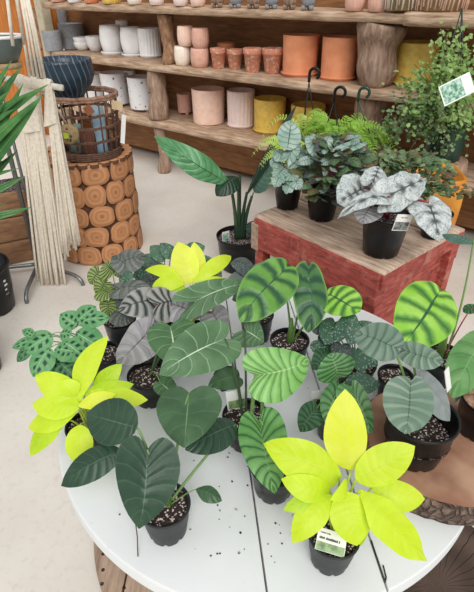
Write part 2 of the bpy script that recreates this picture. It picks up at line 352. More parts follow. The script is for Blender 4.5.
    m['fern'] = m_leaf('fern_blade', (132,176,62), (158,200,84), (110,156,50), 4, .1, .2, rough=.5, tr=.3)
    m['fern_pale'] = m_leaf('pale_fern_blade', (176,206,96), (196,220,120), (150,180,80), 4, .1, .2, rough=.5, tr=.3)
    m['maiden'] = m_leaf('maidenhair_blade', (112,152,72), (172,200,128), (84,120,60), 3, .1, .2, rough=.5, tr=.25)
    m['maiden_dark'] = m_leaf('wirevine_blade', (66,104,54), (150,174,126), (60,90,50), 3, .1, .2, rough=.45, tr=.15)
    m['stalk'] = m_plain('green_stalk', (112,146,78), .45, .05, 30)
    m['stalk_dark'] = m_plain('dark_stalk', (66,90,56), .45, .05, 30)
    m['stalk_lime'] = m_plain('lime_stalk', (176,200,70), .45, .05, 30)
    m['stalk_red'] = m_plain('red_stalk', (150,44,66), .5, .06, 40)
    m['stalk_brown'] = m_plain('brown_stalk', (92,66,48), .6, .06, 40)
mats()
# ------------------------------------------------------------------ leaves
SHAPE = {
 'cordate': (0.0, [(0,0),(.14,-.09),(.42,-.17),(.80,-.08),(1.0,.17),(.90,.46),(.56,.76),(.2,.93),(0,1)]),
 'arrow':   (0.0, [(0,0),(.2,-.14),(.55,-.30),(.92,-.20),(1.0,.06),(.84,.40),(.5,.74),(.17,.93),(0,1)]),
 'ovate':   (0.0, [(0,0),(.24,.02),(.66,.12),(.96,.32),(1,.5),(.82,.71),(.46,.88),(.15,.965),(0,1)]),
 'lance':   (0.0, [(0,0),(.22,.04),(.6,.18),(.92,.34),(1,.48),(.84,.68),(.5,.86),(.2,.95),(0,1)]),
 'peltate': (-.26, [(0,-.26),(.2,-.33),(.56,-.28),(.88,-.08),(1,.2),(.93,.48),(.66,.76),(.26,.93),(0,1)]),
 'round':   (-.1, [(0,-.1),(.3,-.33),(.75,-.3),(1,.05),(1,.4),(.76,.72),(.4,.9),(.12,.97),(0,1)]),
 'begonia': (0.0, [(0,0),(.25,-.22),(.66,-.22),(1,.06),(.98,.36),(.78,.62),(.48,.82),(.18,.94),(0,1)]),
}
def spline(pts, t):
    k = len(pts)-1; x = min(t*k, k-1e-6); i = int(x); f = x-i
    p = [pts[max(0, min(k, i+j))] for j in (-1, 0, 1, 2)]
    return tuple(.5*(2*p[1][a]+(p[2][a]-p[0][a])*f+(2*p[0][a]-5*p[1][a]+4*p[2][a]-p[3][a])*f*f+(3*p[1][a]-p[0][a]-3*p[2][a]+p[3][a])*f**3) for a in (0, 1))
def leaf_geo(mb, shape, b, t, w, hint=None, arch=.08, cup=-.12, rip=(0, 0), wave=(0, 0), n=20, m=6, asym=0.0, lumpy=0.0):
    """a blade from petiole joint b to tip t, w metres wide"""
    y0, pts = SHAPE[shape]; b = Vector(b); t = Vector(t); Y = t-b; L = Y.length; Y.normalize()
    mid = (b+t)/2
    if hint is None: hint = V(0,0,.65)+(CAM-mid).normalized()*.55
    hint = Vector(hint); N = hint-Y*hint.dot(Y)
    N = N.normalized() if N.length > 1e-4 else Y.orthogonal().normalized()
    X = Y.cross(N); hw = w/2/L; ph = R.random()*6
    vs = []; us = []; fs = []; cols = 2*m+1; bx = 0
    if n >= 14: bx = R.uniform(-.05, .05)*(1.6 if shape == 'lance' else 1); asym = asym+R.uniform(-.06, .06)
    for i in range(n+1):
        u = i/n; ox, oy = spline(pts, u); ym = y0+(1-y0)*u**1.2
        tt = (ym-y0)/(1-y0)
        for j in range(cols):
            sg = (j-m)/m; s = abs(sg); x = ox*hw*sg*(1+asym*(1 if sg > 0 else -1))
            y = ym+(oy-ym)*s
            if lumpy: x *= 1+lumpy*sin(u*31+ph)*s
            tl = max(0, min(1, y)); x += bx*4*tl*(1-tl); z = arch*4*tl*(1-tl)+cup*abs(ox*hw*s)
            if y < 0: z += arch*2*y
            if rip[1]: z += rip[1]*sin(2*pi*(rip[0]*u-.6*s**1.5)+pi/2)*min(1, s*2)*(1-.5*s)*min(1, ox*2)*-1
            if wave[1]: z += wave[1]*s*s*sin(2*pi*wave[0]*u+ph+(2 if sg > 0 else 0))
            vs.append(b+(X*x+Y*y+N*z)*L); us.append((u, .5+.5*sg))
    for i in range(n):
        for j in range(cols-1):
            fs.append((i*cols+j, i*cols+j+1, (i+1)*cols+j+1, (i+1)*cols+j))
    mb.add(vs, fs, us)
    return X, Y, N, L
def bez(a, c, b, k=10):
    return [a*((1-i/k)**2)+c*(2*(1-i/k)*i/k)+b*((i/k)**2) for i in range(k+1)]
def leaf(root, shape, mat, b, t, w, soil=None, pr=.0028, pm='stalk', lift=.06, name='leaf', sag=0, lab=None, bend=None, **kw):
    """b, t: (px,py,z) of joint and tip; w: pixel width"""
    B = atz(*b) if not isinstance(b, Vector) else b
    T = atz(*t) if not isinstance(t, Vector) else t
    wm = w*depth((B+T)/2)/FPX
    mb = MB(); X, Y, N, L = leaf_geo(mb, shape, B, T, wm, **kw)
    o = mb.build(name, M[mat], root)
    if lab: o['label'] = lab
    if soil is not None:
        S = Vector(soil)+V(R.uniform(-.008, .008), R.uniform(-.008, .008), -.004)
        E = B-N*.001
        C = bend if bend is not None else S*.35+E*.65+V(0, 0, lift)
        pt = MB(); p = bez(S, C, E, 12)
        pt.tube(p, [pr*(1.25-.45*i/12) for i in range(13)], 7)
        q = pt.build('petiole', M[pm], o)
    return o
# ------------------------------------------------------------------ pots
def nursery(root, c, r, h, mat='black_pot', taper=.76, soil='soil', rim=.9, fill=.86, ribs=0, n=40):
    """tapered nursery pot standing at c, with rolled rim, hollow inside, notched foot and a soil part"""
    c = Vector(c); rb = r*taper; mb = MB(); w = .003; lip = h*.09
    prof = [(rb*.86,0.0),(rb*.97,0.0),(rb,.003),(rb+(r-rb)*.5,h*.5),(r*.955,h-lip),(r*1.0,h-lip+.002),(r*1.01,h-.003),(r,h),(r-w,h),(r-w*2,h-.004),(r*.93,h*fill-.006),(r*.5,h*fill-.02)]
    def mod(t, i, rr, zz):
        if i in (0, 1, 2): 
            k = max(0, cos(t*8))**6
            return rr, zz+.007*k*(1 if i else .6)
        if ribs and 2 <= i <= 4: rr *= 1+.012*cos(t*ribs)
        return rr, zz
    mb.lathe(prof, c, n, mod); mb.build('pot', M[mat], root)
    if soil:
        s = MB(); rs = r*.94; vs = []; fs = []; us = []; kr = 9; kn = 28; z0 = h*fill
        vs.append(c+V(0, 0, z0+.004)); us.append((.5, .5))
        for a in range(1, kr+1):
            for b in range(kn):
                t = 2*pi*b/kn; q = rs*a/kr; p = c+V(q*cos(t), q*sin(t), z0+.004*(1-(a/kr)**2))
                p.z += noise.noise(p*70)*.005+noise.noise(p*170)*.003 if a < kr else 0
                vs.append(p); us.append((a/kr, b/kn))
        for b in range(kn): fs.append((0, 1+b, 1+(b+1) % kn))
        for a in range(kr-1):
            for b in range(kn): fs.append((1+a*kn+b, 1+(a+1)*kn+b, 1+(a+1)*kn+(b+1) % kn, 1+a*kn+(b+1) % kn))
        s.add(vs, fs, us); s.build('soil', M[soil], root)
    return c+V(0, 0, h*fill)
def card(root, name, base, up, side, w, h, mat='paper_white', prints=(), thick=.0008, point=0):
    """a plastic plant label: base = middle of its lower edge; prints: (x0,x1,y0,y1,material) in 0..1"""
    base = Vector(base); up = Vector(up).normalized(); side = Vector(side); side = (side-up*side.dot(up)).normalized(); nn = side.cross(up)
    mb = MB(); mb.box(base+up*h/2, side*w/2, up*h/2, nn*thick)
    if point: mb.add([base+side*w*.3, base-side*w*.3, base-up*point], [(0, 1, 2)])
    o = mb.build(name, M[mat], root, smooth=False)
    f = nn if nn.dot(CAM-base) > 0 else -nn
    for nm, x0, x1, y0, y1, mm in prints:
        p = MB()
        if nm == 'text_bar':
            x = x0; cw = (y1-y0)*h/w*.42; rt = random.Random(int(x0*100+y0*77))
            while x < x1:
                k = rt.uniform(.7, 1.0); p.box(base+side*w*(x-.5)+up*h*((y0+y1)/2+(k-1)*.3*(y1-y0))+f*(thick+.0003), side*w*cw*.42, up*h*(y1-y0)/2*k, f*.0002); x += cw*(1.05+.9*(rt.random() < .15))
            p.build('lettering', M[mm], o, smooth=False); continue
        p.box(base+side*w*((x0+x1)/2-.5)+up*h*(y0+y1)/2+f*(thick+.0003), side*w*(x1-x0)/2, up*h*(y1-y0)/2, f*.0002)
        p.build(nm, M[mm], o, smooth=False)
    return o
def plant(name, label, cat, c, r, h, group=None, **kw):
    root = thing(name, label, cat, c, group); soil = nursery(root, c, r, h, **kw); return root, soil
# ------------------------------------------------------------------ setting
P0 = V(-.736, 4.656, 0); D = V(cos(radians(37)), -sin(radians(37)), 0); NB = V(sin(radians(37)), cos(radians(37)), 0); UP = V(0, 0, 1)
def sh(s, n, z): return P0+D*s+NB*n+UP*z
mb = MB(); mb.add([(-9,-3,0),(9,-3,0),(9,14,0),(-9,14,0)], [(0,1,2,3)]); struct(mb.build('floor', M['floor'], None, False))
mb = MB(); mb.box(sh(1.0, .56, 1.25), D*3.0, NB*.03, UP*1.25); struct(mb.build('wall_back', M['brown_board'], None, False))
mb = MB(); mb.box(sh(-1.68, .12, 1.25), D*.055, NB*.05, UP*1.25); struct(mb.build('trim_1', M['beige'], None, False))
wl = MB(); wl.box(sh(-2.45, .28, 1.25), D*.715, NB*.04, UP*1.25); struct(wl.build('wall_left', M['orange_wood'], None, False))
# ------------------------------------------------------------------ display shelf
shelf = thing('display_shelf', 'long rustic timber shelving with rough boards on log uprights, full of planters', 'shelf', sh(0, .2, 0))
ZT, ZM, ZL = 1.455, 1.012, .52
def board(s0, s1, z, th=.032, n0=-.0, n1=.5, dz=0, amp=.006):
    b = MB(); c = sh((s0+s1)/2, (n0+n1)/2, z-th+dz); b.rough(c, D*(s1-s0)/2, NB*(n1-n0)/2, UP*th, 40, amp, 7)
    return b.build('shelf_board', M['shelf_wood'], shelf)
board(-1.5, 2.42, ZT); board(2.2, 3.9, ZT+.012, .04, -.06)
board(-1.5, 3.9, ZM, .034); board(-1.5, 3.9, ZL, .036)
def log(s, n, z0, z1, r0, r1, mat='log_wood', name='log_upright', lump=.018, lean=0):
    b = MB(); k = 16; pts = []; rs = []
    for i in range(k+1):
        t = i/k; z = z0+(z1-z0)*t
        pts.append(sh(s+lean*t+.012*sin(5*t+s*7), n, z)); rs.append((r0+(r1-r0)*t)*(1+.06*sin(9*t+s*3)))
    b.tube(pts, rs, 18)
    for v in b.v: v += noise.noise_vector(v*11)*lump
    return b.build(name, M[mat], shelf)
def px_s(px, z, n=.1):
    """shelf coordinate under image column px at height z"""
    lo, hi = -3, 5
    for _ in range(40):
        m_ = (lo+hi)/2; p = sh(m_, n, z); r = p-CAM; x = 237+FPX*r.x/depth(p)
        if x < px: lo = m_
        else: hi = m_
    return lo
log(px_s(168, 1.2), .10, ZM, ZT-.065, .062, .066, 'bark_post')
log(px_s(157, .8), .10, ZL, ZM-.066, .095, .075)
log(px_s(163, .25), .09, 0.0, ZL-.07, .055, .05)
log(px_s(375, 1.2), .16, ZM, ZT-.065, .105, .155, lump=.02)
log(px_s(366, .8), .16, ZL, ZM-.066, .11, .10)
log(px_s(372, .25), .1, 0.0, ZL-.07, .06, .05)
log(px_s(38, 1.2), .08, ZM, ZT-.065, .05, .055, 'bark_post')
log(px_s(36, .8), .08, ZL, ZM-.066, .06, .06, 'bark_post')
log(px_s(36, .3), .08, 0, ZL-.07, .06, .06, 'bark_post')
b = MB(); b.box(sh(1.2, .40, .27), D*2.7, NB*.02, UP*.19); b.build('back_board', M['brown_board'], shelf, False)
# ------------------------------------------------------------------ pots on the shelves
def spot(px, py, z, r):
    p = atz(px, py, z); q = p-P0; s = q.dot(D); n = max(r*.8, min(.5-r*1.0, q.dot(NB))); return sh(px_s(px, z, n), n, z)
def shelf_pot(px, py, wpx, hpx, z, style, mat, label, group=None, name='planter', cat='planter', saucer=None, feet=0, dz=0.0, at=None):
    d = depth(atz(px, py, z)); r = wpx*d/FPX/2; h = hpx*d/FPX*.9
    c = Vector(at) if at is not None else spot(px, py, z, r)
    c = c+V(0, 0, dz); d = depth(c); r = wpx*d/FPX/2
    z0 = .012 if saucer else (.022 if feet else 0.0); root = thing(name, label, cat, c, group); mb = MB(); n = 40; mod = None; w = .009
    if style == 'round': prof = [(r*.62,z0),(r*.78,z0+.004),(r*.93,z0+h*.25),(r,z0+h*.52),(r*.96,z0+h*.8),(r*.86,z0+h),(r*.86-w,z0+h),(r*.88,z0+h*.75),(r*.5,z0+h*.45)]
    elif style == 'taper': prof = [(r*.66,z0),(r*.70,z0+.003),(r*.90,z0+h*.74),(r*.96,z0+h*.75),(r,z0+h*.77),(r,z0+h*.98),(r*.97,z0+h),(r-w*1.4,z0+h),(r*.82,z0+h*.7),(r*.6,z0+h*.5)]
    elif style == 'bowl': prof = [(r*.5,z0),(r*.62,z0+.004),(r*.9,z0+h*.4),(r,z0+h*.8),(r*.98,z0+h),(r*.98-w,z0+h),(r*.8,z0+h*.5),(r*.4,z0+h*.3)]
    else:
        k = 12 if style == 'relief' else 5
        prof = [(r*.90,z0),(r*.95,z0+.004)]+[(r*(.95+.05*(i/k)), z0+h*(.03+.94*i/k)) for i in range(k+1)]+[(r*.99,z0+h),(r-w,z0+h),(r*.9,z0+h*.8),(r*.6,z0+h*.5)]
    if style in ('ribbed',):
        n = 96; mod = lambda t, i, rr, zz: (rr*(1+(.028*cos(t*22) if 1 <= i <= 6 else 0)), zz)
    if style == 'ribround': n = 96; mod = lambda t, i, rr, zz: (rr*(1+.02*cos(t*20)), zz)
    if style == 'relief':
        n = 96; mod = lambda t, i, rr, zz: (rr*(1+(.022*cos(t*18+(pi if i % 2 else 0)) if 2 <= i <= 14 else 0)), zz)
    if style == 'ribround': prof = [(r*.72,z0),(r*.84,z0+.004),(r*.98,z0+h*.3),(r,z0+h*.55),(r*.97,z0+h*.85),(r*.9,z0+h),(r*.9-w,z0+h),(r*.85,z0+h*.75),(r*.5,z0+h*.5)]
    mb.lathe(prof, c, n, mod); mb.build('pot', M[mat], root)
    if saucer:
        s = MB(); s.lathe([(r*.8,0),(r*.94,0),(r*1.04,.018),(r*1.06,.026),(r*1.0,.026),(r*.9,.012)], c, 40, capt=True); s.build('saucer', M[saucer], root)
    for i in range(feet):
        t = 2*pi*i/feet+.6-pi/2; f = MB(); f.lathe([(.012,0),(.016,.004),(.020,.026)], c+V(cos(t)*r*.62, sin(t)*r*.62, 0), 12, capt=True); f.build('foot', M[mat], root)
    root['h'] = 0.0; del root['h']
    return c, h+z0, r
G1 = 'white planters on the shelf'
c, h, r = shelf_pot(54, 46, 18, 18, ZM, 'cyl', 'grey_pot', 'small grey cement cylinder pot in the front at the far end of the middle shelf', at=sh(px_s(54, 1.03, .10), .10, ZM))
c2, h2, r2 = shelf_pot(74.3, 48, 24.5, 24, ZM, 'cyl', 'grey_pot', 'large grey cement cylinder pot beside small white bowls')
c3, h3, r3 = shelf_pot(61, 41, 20, 17, ZM, 'cyl', 'grey_pot', 'grey cement pot standing at the back beneath a second stacked grey pot', at=sh(px_s(61, 1.05, .375), .375, ZM))
shelf_pot(61, 41, 20, 17, ZM, 'cyl', 'grey_pot', 'grey cement pot stacked highest of the grey pots', at=c3+V(0, 0, h3+.001))
bc, bh, br = shelf_pot(83, 50, 16, 8, ZM, 'bowl', 'white', 'little white bowl under another bowl next to the grey pots', name='bowl', cat='bowl')
shelf_pot(83, 50, 16, 8, ZM, 'bowl', 'white', 'little white bowl stacked inside the bowl next to the grey pots', name='bowl', cat='bowl', at=bc+V(0, 0, bh*.62))
shelf_pot(96, 51, 17, 15, ZM, 'bowl', 'white', 'single small white round bowl between stacked bowls and tall white planters', name='bowl', cat='bowl')
shelf_pot(113, 54, 22, 27, ZM, 'round', 'white', 'tall rounded white planter first after the little bowls', G1, saucer='white')
shelf_pot(133, 56, 21.3, 27, ZM, 'round', 'white', 'rounded white planter in the middle of the three big white ones', G1, saucer='white')
shelf_pot(151, 57, 22, 27, ZM, 'ribbed', 'white', 'white ribbed cylinder planter beside the bark log upright', G1, saucer='white')
shelf_pot(121, 52, 12, 31, ZM, 'cyl', 'white', 'white planter peeking out behind the two rounded white planters', G1, at=sh(px_s(124, 1.1, .43), .43, ZM))
G2 = 'small pastel cups on the middle shelf'
a1 = shelf_pot(183, 65, 16, 19, ZM, 'ribround', 'cream', 'cream ribbed cup at the bottom of the cup stack beside the bark log', G2, name='flower_pot', cat='pot')
a2 = shelf_pot(200, 67, 18, 19, ZM, 'ribround', 'pinkclay', 'pink clay ribbed cup at the bottom of the cup stack, beside limed terracotta', G2, name='flower_pot', cat='pot')
shelf_pot(188, 65, 16, 19, ZM, 'ribround', 'peach', 'pale peach ribbed cup stacked on the cream cup', G2, name='flower_pot', cat='pot', at=a1[0]+V(.035, -.02, a1[1]+.001))
shelf_pot(204, 67, 17, 19, ZM, 'ribround', 'pinkclay', 'pink clay ribbed cup stacked on another pink cup', G2, name='flower_pot', cat='pot', at=a2[0]+V(.012, -.01, a2[1]+.001))
for px, py, w, hh, lab in ((218.5, 68, 16, 20, 'first limed terracotta pot next to the stacked cups'), (235, 69, 16.5, 20, 'second limed terracotta pot from the stacked cups'),
                           (252.5, 72, 19, 24, 'third limed terracotta pot from the stacked cups'), (272, 73, 21, 25, 'fourth and largest limed terracotta pot, beside the tall terracotta cylinders')):
    shelf_pot(px, py, w, hh, ZM, 'taper', 'terra_lime', lab, 'limed terracotta pots in a row', name='flower_pot', cat='pot')
shelf_pot(225, 66, 17, 22, ZM, 'taper', 'terra', 'plain terracotta pot behind the first two limed terracotta pots', name='flower_pot', cat='pot', at=sh(px_s(226, 1.1, .36), .36, ZM))
shelf_pot(299, 75, 35, 38, ZM, 'cyl', 'terra', 'tall terracotta cylinder planter on saucer next to the limed pots', 'terracotta cylinders', saucer='terra')
shelf_pot(337, 79, 35, 40, ZM, 'cyl', 'terra', 'tall terracotta cylinder planter on saucer beside the thick flared log', 'terracotta cylinders', saucer='terra')
shelf_pot(411, 84, 40, 40, ZM, 'cyl', 'yellow', 'yellow planter on saucer half hidden by the fine leaved hanging plant', saucer='yellow')
G3 = 'speckled white footed planters'
shelf_pot(117, 105, 26, 31, ZL, 'cyl', 'speckle', 'white speckled footed planter partly behind the wicker basket tag', G3, feet=3)
shelf_pot(144, 110, 27, 32, ZL, 'cyl', 'speckle', 'white speckled footed planter beside the stout grey log', G3, feet=3)
shelf_pot(128, 104, 11, 34, ZL, 'cyl', 'white', 'white planter standing at the back behind the speckled ones', G3, at=sh(px_s(131, .7, .43), .43, ZL))
shelf_pot(97, 98, 24, 26, ZL, 'cyl', 'white', 'white planter on lowest shelf behind the wicker basket rim', G3)
shelf_pot(185, 114, 14, 19, ZL, 'cyl', 'pinkclay', 'tiny pinkish footed cup beside the stout grey log', 'cups', feet=3, name='flower_pot', cat='pot')
shelf_pot(209, 122, 32, 35, ZL, 'relief', 'peach', 'peach planter with rows of raised beads on lowest shelf')
shelf_pot(241, 126, 27, 36, ZL, 'ribbed', 'blush', 'blush pink ribbed planter on saucer on lowest shelf', saucer='blush')
shelf_pot(269, 131, 31, 33, ZL, 'relief', 'mustard', 'mustard beaded planter on saucer beside the blush ribbed planter', 'mustard planters', saucer='mustard')
shelf_pot(306, 136, 33, 33, ZL, 'relief', 'mustard', 'mustard beaded planter behind the hanging fern', 'mustard planters', saucer='mustard')
shelf_pot(112, 9, 20, 22, ZT, 'ribround', 'yellow', 'yellow ribbed pot on the top shelf, only its lower part in view', 'top shelf pots')
for px, mm, lab in ((58, 'pinkclay', 'pink pot at the far end of the top shelf'), (75, 'white', 'white pot on the top shelf above little bowls'), (92, 'terra', 'terracotta pot on the top shelf above white planters'),
                    (135, 'cream', 'cream pot on the top shelf after the yellow pot'), (157, 'blush', 'blush pot on the top shelf above the bark log'), (181, 'blush', 'blush pot on the top shelf first after the bark log'),
                    (198, 'peach', 'peach pot on the top shelf beside the small footed planters')):
    shelf_pot(px, 7+(px-60)*.02, 15, 18, ZT, 'ribround', mm, lab, 'top shelf pots')
for i in range(6):
    px = 218+i*18
    shelf_pot(px, 11.5+i*.4, 14, 16, ZT, 'round', ('log_wood', 'grey_pot')[i % 2], 'small footed planter on top shelf, %s from the pastel pots' % ('first', 'second', 'third', 'fourth', 'fifth', 'sixth')[i], 'footed planters on the top shelf', feet=3, name='footed_planter')
shelf_pot(354, 14, 19.5, 20, ZT, 'ribround', 'pinkclay', 'pink clay pot on the top shelf above the flared log', 'pink top shelf pots')
shelf_pot(377, 15, 20, 20, ZT, 'ribround', 'pinkclay', 'pink clay pot on the top shelf beside the fringed basket', 'pink top shelf pots')
# fringed basket at the end of the top shelf
for k, (px, lab) in enumerate(((405, 'straw fringed basket on top shelf next to the pink pots'), (438, 'straw fringed basket on top shelf farther from the pink pots'))):
    bk = thing('fringed_basket', lab, 'basket', spot(px, 15, ZT+.012, .15), 'fringed baskets'); c = world_loc(bk)
    b = MB(); b.lathe([(.12,0),(.13,.003),(.15,.2),(.14,.2),(.12,.02)], c, 32); b.build('basket_wall', M['jute'], bk)
    f = MB()
    for i in range(70):
        t = 2*pi*i/70; q = c+V(cos(t)*.152, sin(t)*.152, .21); e = c+V(cos(t+R.uniform(-.1, .1))*.155, sin(t+R.uniform(-.1, .1))*.155, R.uniform(.002, .03)); f.tube([q, (q+e)/2+V(cos(t)*.012, sin(t)*.012, 0), e], .004, 4)
    f.build('fringe', M[('cream', 'peach')[k]], bk)
# ------------------------------------------------------------------ cable spool table
T = .6; TC = V(.084, 1.012, 0); TR = .577
spool = thing('spool_table', 'white painted cable spool used as a round plant table', 'table', TC)
def strip_disc(mb, c, r, z0, z1, ang, gaps, gap=.004, n=64):
    """a disc sawn into boards by parallel lines; ang: board direction; gaps: offsets of the joints"""
    dx = V(cos(ang), sin(ang), 0); nx = V(-sin(ang), cos(ang), 0)
    ed = [-r]+sorted(gaps)+[r]
    for a, b in zip(ed[:-1], ed[1:]):
        a2 = a+gap/2 if a > -r else a+1e-4; b2 = b-gap/2 if b < r else b-1e-4; k = 24
        off = [a2+(b2-a2)*i/k for i in range(k+1)]
        pr = [(o, math.sqrt(max(0, r*r-o*o))) for o in off]
        loop = [c+nx*o+dx*h for o, h in pr]+[c+nx*o-dx*h for o, h in reversed(pr)]
        m_ = len(loop); rr = .004
        vs = [p+V(0, 0, z0) for p in loop]+[p+V(0, 0, z1-rr) for p in loop]
        cen = sum(loop, V(0,0,0))/m_
        vs += [p+(cen-p).normalized()*.0012+V(0, 0, z1-.0006) for p in loop]+[p+(cen-p).normalized()*.004+V(0, 0, z1) for p in loop]
        fs = []
        for l in range(3):
            for i in range(m_): fs.append((l*m_+(i+1) % m_, l*m_+i, (l+1)*m_+i, (l+1)*m_+(i+1) % m_))
        fs.append(tuple(range(m_))); fs.append(tuple(3*m_+i for i in range(m_))[::-1])
        fs = [f[::-1] for f in fs]; mb.add(vs, fs)
q1, q2 = atz(250, 470, T), atz(267, 592, T); ang = math.atan2(q2.y-q1.y, q2.x-q1.x); nx = V(-sin(ang), cos(ang), 0)
g0 = (q1-TC).dot(nx); g1 = (atz(378, 562, T)-TC).dot(nx); st = g1-g0
mb = MB(); strip_disc(mb, TC, TR, T-.042, T, ang, [g0, g1]); mb.build('table_top', M['white_paint'], spool, False)
mb = MB(); strip_disc(mb, TC, TR*.985, .03, .075, pi/2-.02, [-.42, -.2, 0, .2, .42], .006); lf = mb.build('lower_flange', M['spool_wood'], spool, False)
for bx_, by_ in ((103, 554), (103, 570), (102, 584), (130, 571), (124, 588)):
    mb = MB(); q = atz(bx_, by_, .0747); mb.lathe([(.0055, 0), (.0055, .001), (.001, .0012)], q, 12); mb.build('bolt', M['dark_hole'], lf)
mb = MB()
for i in range(22):
    t = 2*pi*i/22; p = TC+V(cos(t)*.265, sin(t)*.265, .32); mb.box(p, V(cos(t), sin(t), 0)*.012, V(-sin(t), cos(t), 0)*.036, UP*.24)
mb.build('core', M['spool_wood'], spool, False)
# metal staple at the board joint
w0, w1 = atz(371, 541, T), atz(385, 583, T); mb = MB(); w2 = atz(383, 566, T)
mb.tube([w0+UP*.0025, w1+UP*.0025], .0016, 6); mb.tube([w1+UP*.0025, atz(386, 578, T)+UP*.0025, w2+UP*.003], .0014, 6)
tag(mb.build('bent_wire', M['iron'], None, loc=w1), 'thin dark bent wire lying along a board joint of white table', 'wire')
mb = MB(); p = atz(138, 533, T); mb.tube([p+UP*.07, atz(139, 545, T)+UP*.03, atz(138, 557, T)+UP*.002], .0012, 6)
tag(mb.build('plant_twig', M['stalk_brown'], None, loc=p), 'thin dry twig below the tip of the dark heart-shaped leaf', 'twig')
mb = MB()
for i in range(90):
    a = R.uniform(0, 2*pi); q = R.uniform(.1, .55); p = TC+V(cos(a)*q, sin(a)*q, T)
    if R.random() < .5: p = atz(R.uniform(190, 300), R.uniform(410, 560), T)
    s = R.uniform(.0012, .0032); mb.lathe([(s*.6, 0), (s, s*.4), (s*.4, s)], p, 5, capt=True)
tag(mb.build('soil_crumbs', M['soil'], None, loc=TC+UP*T), 'dark specks of potting soil spilled over the white table top', 'soil', kind='stuff')
# ------------------------------------------------------------------ log slab on the table, stump below it
def slab(name, label, cat, c, r, z0, z1, top, side, seed=0, lump=.05, lip=.965, und=.93):
    c = Vector(c); root = thing(name, label, cat, c+UP*z0); n = 72; rad = []
    for j in range(n):
        t = 2*pi*j/n; q = noise.noise(V(cos(t)*1.3+seed, sin(t)*1.3, seed)); q2 = noise.noise(V(cos(t)*7+seed, sin(t)*7, seed)); rad.append(r*(1+lump*q*2+lump*.35*q2))
    mb = MB(); k = 6; vs = []; fs = []; us = []
    for i in range(k+1):
        z = z0+(z1-z0)*i/k; f = und+(1-und)*sin(pi*.5*min(1, i/k*1.4)); f *= (lip+.003) if i == k else 1
        for j in range(n):
            t = 2*pi*j/n; e = 1+.03*noise.noise(V(cos(t)*16, sin(t)*16, z*60+seed))
            vs.append(c+V(cos(t)*rad[j]*f*e, sin(t)*rad[j]*f*e, z)); us.append((j/n, i/k))
    for i in range(k):
        for j in range(n): fs.append((i*n+j, i*n+(j+1) % n, (i+1)*n+(j+1) % n, (i+1)*n+j))
    fs.append(tuple(range(n))[::-1]); mb.add(vs, fs, us); mb.build('bark', M[side], root)
    mb = MB(); vs = [c+UP*(z1+.002)]; fs = []
    for a in (.5, 1.0):
        for j in range(n): 
            t = 2*pi*j/n; vs.append(c+V(cos(t)*rad[j]*lip*a, sin(t)*rad[j]*lip*a, z1+.002*(a < 1)))
    for j in range(n): fs.append((0, 1+j, 1+(j+1) % n)); fs.append((1+j, 1+n+j, 1+n+(j+1) % n, 1+(j+1) % n))
    mb.add(vs, fs); mb.build('cut_face', M[top], root)
    return root
SZ = T+.078
SLC = V(.495, .79, 0)
slab('log_slab', 'round log slice with rough bark edge lying on the white table under black pots', 'log slice', SLC, .19, T, SZ, 'slab_face', 'bark', 3.1, .05)
slab('tree_stump', 'dark weathered cut log with cracked end grain standing below the edge of the white table', 'stump', V(.495, .60, 0), .222, .0752, .36, 'endgrain', 'bark', 8.2, .03)
# ------------------------------------------------------------------ red crate
F = V(.51, 1.464, 0); E1 = V(-.652, .758, 0); E2 = V(.758, .652, 0); CT = .75; LA, LB = .655, .575
crate = thing('wooden_crate', 'old red painted wooden crate on legs with worn plank top, holding potted begonias', 'crate', F+E1*LA/2+E2*LB/2)
def cb(a0, a1, b0, b1, z0, z1, mb=None):
    mb = mb or MB(); mb.box(F+E1*(a0+a1)/2+E2*(b0+b1)/2+UP*(z0+z1)/2, E1*(a1-a0)/2, E2*(b1-b0)/2, UP*(z1-z0)/2); return mb
for i in range(4):
    w = LB/4
    mb = MB(); mb.rough(F+E1*LA/2+E2*(w*(i+.5))+UP*(CT-.016), E1*(LA/2+.010), E2*(w/2-.0025), UP*.016, 20, .003, 12); mb.build('top_plank', M['crate_top'], crate)
tt = .012
for a in (0, LA-.05):
    for b in (0, LB-.05): cb(a, a+.05, b, b+.05, 0, CT-.024).build('leg', M['red'], crate, False, .003)
cb(.0, LA, -.012, .006, CT-.15, CT-.012).build('apron', M['red'], crate, False, .003)
cb(-.012, .006, .0, LB, CT-.075, CT-.012).build('apron', M['red'], crate, False, .003)
cb(0, LA, LB-.006, LB+.012, CT-.15, CT-.024).build('apron', M['red'], crate, False, .003)
cb(LA-.006, LA+.012, 0, LB, CT-.15, CT-.024).build('apron', M['red'], crate, False, .003)
cb(.05, LA-.05, .16, .172, .10, CT-.15).build('side_panel', M['red'], crate, False, .002)
cb(.034, .046, .045, LB-.045, .10, CT-.05).build('side_panel', M['red'], crate, False, .002)
cb(-.012, .006, .05, LB-.05, .30, .36).build('rail', M['red'], crate, False, .003)
cb(LA-.03, LA+.013, -.015, .004, CT-.16, CT-.034).build('corner_strap', M['spool_wood'], crate, False, .002)
